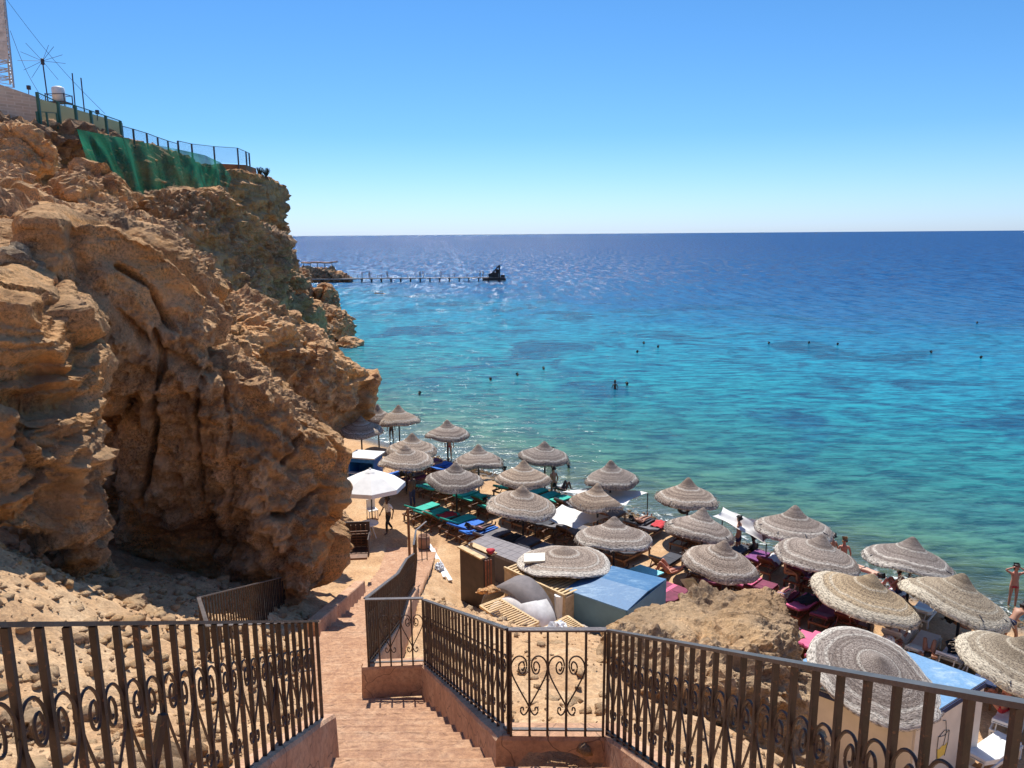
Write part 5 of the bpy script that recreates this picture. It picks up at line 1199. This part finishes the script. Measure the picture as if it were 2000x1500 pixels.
m = MB(); c = P(958, 1076, g + 1.9); m.lathe([(0, .1), (.12, .06), (.16, 0), (.1, -.08), (0, -.1)], 10, fn=lambda r, z, a: (r * (1 + .25 * math.sin(3 * a)), z)); o = m.build('red_rag', CL['red'], None, True); o.location = c; tag(o, 'crumpled red rag on top of the dark cabinet', 'rag')
# grey quilted table-like platform
def quilt_mat():
    m = Mat('grey_quilt'); o = m.pos(); u = m.vmath('DOT_PRODUCT', o, (.68, .733, 0)); v = m.vmath('DOT_PRODUCT', o, (.733, -.68, 0))
    f = m.math('MINIMUM', m.math('PINGPONG', u, .2), m.math('PINGPONG', v, .17)); c = m.mix(m.mr(f, 0, .02), (.07, .06, .065), (.215, .195, .20))
    c = m.mix(m.mr(m.noise(o, 4, 5), .4, .7, 0, .4), c, (.33, .29, .28)); m.bsdf(c, .85, m.bump(m.mr(f, 0, .05), .6, .02)); return m.m
tp = [P(914, 1061, 2.0), P(950, 1044, 2.0), P(1038, 1073, 2.0), P(1013, 1100, 2.0)]
pf = thing('quilted_platform', (tp[0].x, tp[0].y, .8), 0, 'grey quilted platform top covering dark boxes beside the ringed canopy', 'platform'); off = pf.location
m = MB(); m.poly([v - off for v in tp], .12); m.build('quilt', quilt_mat(), pf)
cc = sum(tp, Vector()) / 4; quad_prism([cc + (v - cc) * .93 - off - Vector((0, 0, .13)) for v in tp], -.1, simple('grey_boards', (.12, .10, .10), .8, 0, .2, 2), 'box', pf)
# slatted crate
g = gz(1.0, 23.0); zt = 2.75
a0, a1 = P(985, 1112, zt), P(1104, 1168, zt); dd = (a1 - a0); nn_ = Vector((-dd.y, dd.x, 0)).normalized() * 1.5
cr_ = thing('slatted_crate', (a0.x, a0.y, g), 0, 'long pale wooden crate with a slatted top under the ringed canopy', 'crate'); off = cr_.location
quad_prism([v - off for v in (a0, a1, a1 + nn_, a0 + nn_)], -.8, simple('cream_board', (.50, .36, .22), .75, 0, .3, 5), 'side_panels', cr_)
m = MB(); L = dd.length
for k in range(18):
    q = a0.lerp(a1, (k + .5) / 18) - off + Vector((0, 0, .05)); m.bar(q - nn_ * .02, q + nn_, .075, .03)
m.bar(a0 - off + Vector((0, 0, .07)), a1 - off + Vector((0, 0, .07)), .07, .07); m.bar(a0 + nn_ - off + Vector((0, 0, .07)), a1 + nn_ - off + Vector((0, 0, .07)), .07, .07)
m.build('slats', M_PALE, cr_)
m = MB(); q = P(1096, 1160, zt + .02) - off - nn_ * .06; m.tube([q, q - Vector((0, 0, .6)), q - Vector((0, .05, 1.6))], [.16, .13, .15], 8); m.build('rolled_cloth', M_CLOTHW, cr_)
# folded mattresses
def arch(name, c, rz, L, wd, h, th, mat, label, grp, skew=0.0):
    m = MB(); prev = None; N = 18
    for k in range(N + 1):
        u = k / N; a = math.pi * u; x = (u - .5) * L; z = h * (math.sin(a) ** .6 if 0 < u < 1 else 0); nx = -math.cos(a) * .3
        ring = [m.bm.verts.new((x, -wd / 2, z)), m.bm.verts.new((x, wd / 2, z + skew)), m.bm.verts.new((x + nx * 0, wd / 2, z - th + skew)), m.bm.verts.new((x, -wd / 2, z - th))]
        if prev:
            for q in range(4): m.bm.faces.new((prev[q], prev[(q + 1) % 4], ring[(q + 1) % 4], ring[q]))
        else: m.bm.faces.new(ring)
        prev = ring
    m.bm.faces.new(prev[::-1]); o = m.build(name, mat, None, True); o.location = c; o.rotation_euler = (0, 0, rz); return tag(o, label, 'mattress', grp)
g2 = PY(1012, 1206, 22.4); rzA = math.atan2(dd.y, dd.x)
arch('folded_mattress', g2 + Vector((0, 0.35, .0)), rzA, 2.5, 1.0, .95, .14, simple('grey_foam', (.17, .145, .14), .85, 0, .25, 3), 'grey bent mattress arching over the white one beside the crate', 'bent mattresses', .1)
arch('folded_mattress', g2 + Vector((.12, -.05, -.02)), rzA, 1.95, 1.15, .80, .7, simple('white_foam', (.85, .80, .75), .85, 0, .2, 3), 'thick white bent mattress under the grey one', 'bent mattresses', .05)
def slats(name, c4v, n, label, parent=None):
    a, b, c, d = c4v; t = thing(name, a, 0, label, 'slatted frame', 'wooden slatted frames'); m = MB(); up_ = Vector((0, 0, .03))
    for x, y in ((a, b), (d, c)): m.bar(x - a, y - a, .07, .07)
    m.bar(a - a, d - a, .06, .06); m.bar(b - a, c - a, .06, .06); m.build('frame', M_PALE, t); m = MB()
    for k in range(n): f = (k + .7) / (n + .6); m.bar(a.lerp(b, f) - a + up_, d.lerp(c, f) - a + up_, .05, .02)
    m.build('slats', M_PALE, t); return t
slats('bed_slats', [P(938, 1184, 2.75), P(1010, 1234, 2.85), P(1052, 1216, 2.95), P(975, 1170, 2.85)], 16, 'long pale slatted bed base leaning on the sand in front of the white mattress')
slats('bed_slats', [P(1060, 1228, 2.5), P(1092, 1244, 2.6), P(1140, 1226, 2.9), P(1108, 1204, 2.8)], 8, 'short slatted bed base above the crumpled plastic sheeting')
slats('bed_slats', [P(1005, 1262, 3.2), P(1035, 1275, 3.3), P(1062, 1262, 3.4), P(1030, 1250, 3.3)], 7, 'small brown slatted pallet just behind the two-heart railing panel')
def heap(name, c, r, h, mat, label, cat, seed, sx=1.0, rough=.25):
    rr_ = np.random.default_rng(seed); m = MB(); bmesh.ops.create_icosphere(m.bm, subdivisions=4, radius=1.0)
    co = np.array([v.co[:] for v in m.bm.verts]); n = np.abs(fbm(co * 2.2 + seed, 4, seed)) * 2 * rough + fbm(co * 5, 3, seed + 4) * rough * .5
    for v, k in zip(m.bm.verts, n):
        f = 1 - k; v.co = Vector((v.co.x * r * sx * f, v.co.y * r * f, max(v.co.z, -.25) * h * f))
    o = m.build(name, mat, None, False); o.location = c; return tag(o, label, cat)
M_PLAS = simple('white_sheeting', (.68, .70, .73), .35, 0, .3, 7)
heap('plastic_sheeting', at(1092, 1250) + Vector((0, 0, .1)), .55, .45, M_PLAS, 'crumpled white and grey plastic sheeting on the sand behind the two-heart panel', 'plastic sheet', 5, 1.1, .45)
heap('plastic_bag', at(858, 1112) + Vector((0, 0, .05)), .30, .25, M_PLAS, 'white plastic rubbish heap on the sand beside the lower railing', 'plastic bag', 9, .7, .4)
heap('plastic_bag', at(795, 1262), .16, .14, M_PLAS, 'white crumpled bag among the stones behind the small railing panel', 'plastic bag', 12, 1.0, .4)
m = MB(); m.bar(at(838, 1078) + Vector((0, 0, .35)), at(880, 1136) + Vector((0, 0, .05)), .16, .04); m.bar(at(846, 1080) + Vector((0, 0, .2)), at(868, 1130) + Vector((0, 0, .06)), .12, .04)
tag(m.build('white_board', M_WHITE), 'long white broken board lying on the sand by the rubbish heap', 'board')
heap('purple_cloth', at(1040, 1388), .13, .05, MATS['purple'], 'small purple cloth lying on the sand behind the two-heart panel', 'cloth', 22, 1.6, .3)
heap('white_stone', at(1133, 1245) + Vector((.1, .3, 0)), .22, .25, simple('white_stone', (.6, .52, .45), .9), 'pale round stone at the lower corner of the blue kiosk', 'stone', 25, 1.1, .15)
p = P(1044, 1094, 3.12); m = MB(); m.box((0, 0, 0), (.72, .55, .07), None, .01); o = m.build('cream_board', simple('cream_panel', (.66, .62, .50), .6, 0, .08), None); o.location = p + Vector((0, 0, .08)); o.rotation_euler = (R(6), R(-4), -.05); tag(o, 'square cream board lying on the ringed canopy', 'board')
p = P(1260, 1114, 1.7); m = MB(); m.poly([P(1226, 1112, 1.55), P(1250, 1102, 1.55), P(1297, 1118, 1.55), P(1270, 1129, 1.55)], .05); tag(m.build('cyan_board', simple('cyan_paint', (.22, .72, .78), .5, 0, .06)), 'pale cyan rectangular board lying behind the blue kiosk', 'board')
dv = thing('cupboard_front', P(1330, 1130, 1.6), 0, 'cream panelled cupboard front leaning against the sunbeds left of the boulder', 'panel'); off = dv.location
cs = [P(1329, 1131, 1.75), P(1354, 1128, 1.75), P(1376, 1156, 1.05), P(1350, 1160, 1.05)]
m = MB(); m.poly([v - off for v in cs], .05); m.build('panel', simple('cream_door', (.72, .66, .42), .6, 0, .05), dv)
ci = sum(cs, Vector()) / 4; m = MB(); inn = [ci + (v - ci) * .62 - off + Vector((0, -.01, .015)) for v in cs]
for k in range(4): m.bar(inn[k], inn[(k + 1) % 4], .03, .02)
m.build('moulding', simple('door_moulding', (.55, .48, .28), .6), dv)
# bin, posts and gate at the foot of the stairs
q = at(829, 1082); t = thing('barrel', q, 0, 'rusty pale barrel bin beside the end of the lower railing', 'barrel')
MB().lathe([(0, .05), (.24, 0), (.26, .3), (.25, .34), (.26, .62), (.25, .85), (.22, .85), (.22, .6), (0, .58)], 20).build('drum', simple('rusty_drum', (.33, .19, .13), .7, .2, .35, 3), t, True)
MB().tube([(.255 * math.cos(a), .255 * math.sin(a), .32) for a in np.linspace(0, 6.283, 19)[:-1]], .014, 5, True).build('hoop', M_IRON, t)
q = at(700, 1078); q = P(700, 1085, 14 - 9.9)
gt = thing('stall', P(672, 1088, 14 - 10.0), 0.1, 'dark wooden stall frame with plank sides against the rock at the stair foot', 'stall')
m = MB(); m.box((0, 0, .65), (.06, 1.2, 1.3)); m.box((1.25, .3, .45), (.05, .9, .9)); m.box((.6, .9, .7), (1.3, .06, 1.3))
gt.scale = (.62, .8, .66); m.build('side_panels', M_DW, gt); m = MB()
for k in range(6): m.box((.62, .8 - k * .05, .2 + k * .16), (1.1, .04, .05))
for k in range(4): m.box((.3 + k * .25, .75, .65), (.05, .05, 1.2))
m.build('planks', M_WOOD, gt); MB().box((.62, .2, .05), (1.15, 1.1, .1)).build('floor_boards', M_WOOD, gt)
for px, py, h, lb in [(800, 1085, 1.5, 'thin brown post at the end of the far railing'), (756, 1030, .9, 'short dark post beside the man in the white shirt')][:1]:
    q = P(px, py, 14 - 9.4); m = MB(); m.box(q + Vector((0, 0, h / 2)), (.07, .07, h)); tag(m.build('post', M_WOOD), lb, 'post')
# bits on the beach: bags, towels, side tables, ropes
tb_ = None
BL = lambda o: o['label'].replace('wooden sunbed with', '').replace(' mattress', ' bed').replace(' of that colour', '').replace('wooden sunbed', 'bed').replace('a purple patterned throw', 'purple bed')
for k in range(4, len(SLOTS), 7):
    o = SLOTS[k][3]; ps = random.choice(('lie', 'knees', 'perch', 'lie')); c_ = random.choice(('navy', 'red', 'black', 'blue', 'pink'))
    f_ = random.random() < .4
    person(ps, o.location + Vector((0, 0, .43)), o.rotation_euler.z, 'guest %s the %s' % ({'lie': 'lying on', 'knees': 'with raised knees on', 'perch': 'sitting on'}[ps], BL(o).strip()), random.choice((0, 1, 2, 3)), long=f_, wear=(('trunks', c_),) + ((('top', c_),) if f_ else ()), group=G)
for k, (rown, n, t_, o) in enumerate(SLOTS):
    if k % 3 == 1 and k % 6 == 1:
        pp_ = nt_pos(n - .2, t_ + .56)
        if tb_ is None:
            tb_ = thing('side_table', (0, 0, 0)); MB().box((0, 0, .42), (.36, .36, .04)).build('table_top', M_WOOD, tb_)
            for sx in (-.14, .14):
                for sy in (-.14, .14): MB().box((sx, sy, .2), (.04, .04, .4)).build('leg', M_WOOD, tb_)
            s_ = tb_
        else: s_ = copy_tree(tb_)
        s_.location = (pp_.x, pp_.y, gz(pp_.x, pp_.y)); s_.rotation_euler = (0, 0, RZ)
        tag(s_, 'wooden side table by the ' + o['label'].replace('wooden sunbed with', '').replace(' mattress', ' bed').replace(' of that colour', '').replace('wooden sunbed', 'bed').replace('a purple patterned throw', 'purple bed'), 'side table', 'wooden side tables between the sunbeds')
    elif k % 5 == 2:
        m = MB(); col = random.choice(['navy', 'red', 'white', 'pink', 'blue', 'orange', 'black'])
        for j in range(7):
            pass
        bmesh.ops.create_grid(m.bm, x_segments=8, y_segments=12, size=1.0)
        for v in m.bm.verts: v.co = Vector((v.co.x * .29, v.co.y * .42, .035 + .03 * math.sin(v.co.x * 7 + k) * math.sin(v.co.y * 5) + (0.0 if abs(v.co.x) < .95 else -.06)))
        r_ = bmesh.ops.extrude_face_region(m.bm, geom=m.bm.faces[:]); bmesh.ops.translate(m.bm, vec=(0, 0, .015), verts=[g_ for g_ in r_['geom'] if isinstance(g_, bmesh.types.BMVert)])
        ob = m.build('towel', CL[col], None, True); pp_ = nt_pos(n + .35, t_); ob.location = (pp_.x, pp_.y, gz(pp_.x, pp_.y) + .44); ob.rotation_euler = (0, 0, RZ + random.uniform(-.3, .3))
        tag(ob, '%s towel on the %s' % (col, o['label'].replace('wooden sunbed with', '').replace(' mattress', ' bed').replace(' of that colour', '').replace('wooden sunbed', 'bed').replace('a purple patterned throw', 'purple bed')), 'towel', 'towels on the sunbeds')
# ------------------------------------------------------------------ stones
def stones(name, area, count, smin, smax, mat, label_kind, seed, flat=.6):
    r = np.random.default_rng(seed); V = []; Fc = []; ico = bmesh.new(); bmesh.ops.create_icosphere(ico, subdivisions=1, radius=1.0)
    bv = np.array([v.co[:] for v in ico.verts]); bf = np.array([[v.index for v in f.verts] for f in ico.faces]); ico.free(); base = 0
    xy = area(r, count); z = ground_z(xy[:, 0], xy[:, 1]); sz = smin * (smax / smin) ** (r.random(len(xy)) ** 2.6)
    for (x, y), zz, s in zip(xy, z, sz):
        k = 1 + r.uniform(-.32, .32, len(bv)); sc = np.array((r.uniform(.7, 1.3), r.uniform(.7, 1.3), flat * r.uniform(.7, 1.2)))
        a = r.uniform(0, 6.28); q = bv * k[:, None] * sc * s; q = np.stack([q[:, 0] * np.cos(a) - q[:, 1] * np.sin(a), q[:, 0] * np.sin(a) + q[:, 1] * np.cos(a), q[:, 2]], 1)
        V.append(q + (x, y, zz + s * .15)); Fc.append(bf + base); base += len(bv)
    return tag(mesh_np(name, np.concatenate(V), np.concatenate(Fc), mat, False), kind='stuff')
def ar_left(r, n):
    p = np.stack([r.uniform(-9, -1.8, n), 1.5 + 14 * r.random(n)], 1); return p[(p[:, 0] < np.interp(p[:, 1], *XL) - .2)]
def ar_right(r, n):
    p = np.stack([r.uniform(-2.4, 8, n), 2 + 21 * r.random(n)], 1); return p[(p[:, 0] > np.interp(p[:, 1], *XR) + .3) & (n_of(p[:, 0], p[:, 1]) < 18)]
def ar_low(r, n):
    return np.stack([r.uniform(-3.6, -1.85, n), r.uniform(1.5, 6.0, n)], 1)
def ar_shore(r, n):
    t = r.uniform(-36, 4, n); k = 30.6 + r.normal(0, .7, n); return np.stack([.68 * k + .733 * t, .733 * k - .68 * t], 1)
def ar_cave(r, n): return np.stack([r.uniform(-8, -4.4, n), r.uniform(12, 16, n)], 1)
stones('rubble', ar_left, 6500, .012, .13, M_ROCKP, '', 1); stones('rubble', ar_right, 3600, .012, .11, M_ROCKP, '', 2)
stones('rubble', ar_low, 260, .04, .20, M_ROCKP, '', 3, .8); stones('shingle', ar_shore, 5000, .02, .12, M_SHORE, '', 4); stones('rubble', ar_cave, 300, .02, .15, M_ROCK, '', 6)
for k, (px, py, s, lb) in enumerate([(30, 1052, .55, 'pale ledge stone at the left edge under the near shoulder'), (110, 1112, .42, 'pale jagged stone on the sandy slope at the left'), (185, 1150, .45, 'pale jagged stone on the slope where the shade begins'), (245, 1205, .38, 'pale stone on the slope just above the near left railing'),
        (320, 1262, .34, 'pale stone behind the bars of the near left railing, under the side landing'), (60, 1420, .22, 'stone low behind the near left railing at the left'), (200, 1440, .24, 'larger stone low behind the near left railing'), (380, 1400, .22, 'stone behind the near left railing at its middle'), (790, 1225, .22, 'stone just behind the small railing panel'), (835, 1270, .2, 'brown stone behind the top of the middle railing'), (1120, 1275, .2, 'pale stone behind the right heart of the panel')]):
    c = at(px, py); s = s * (1.5 if k < 4 else 1.0); boulder([[c + Vector((random.uniform(-1, 1) * s * 1.5, random.uniform(-.8, .8) * s, random.uniform(-.5, .45) * s)) for _ in range(16)]], max(.03, s / 11), M_ROCK if k > 5 else M_ROCKP, lb, s * .35, s * 1.1, s * .1, 300 + k, 'loose stones on the slope')
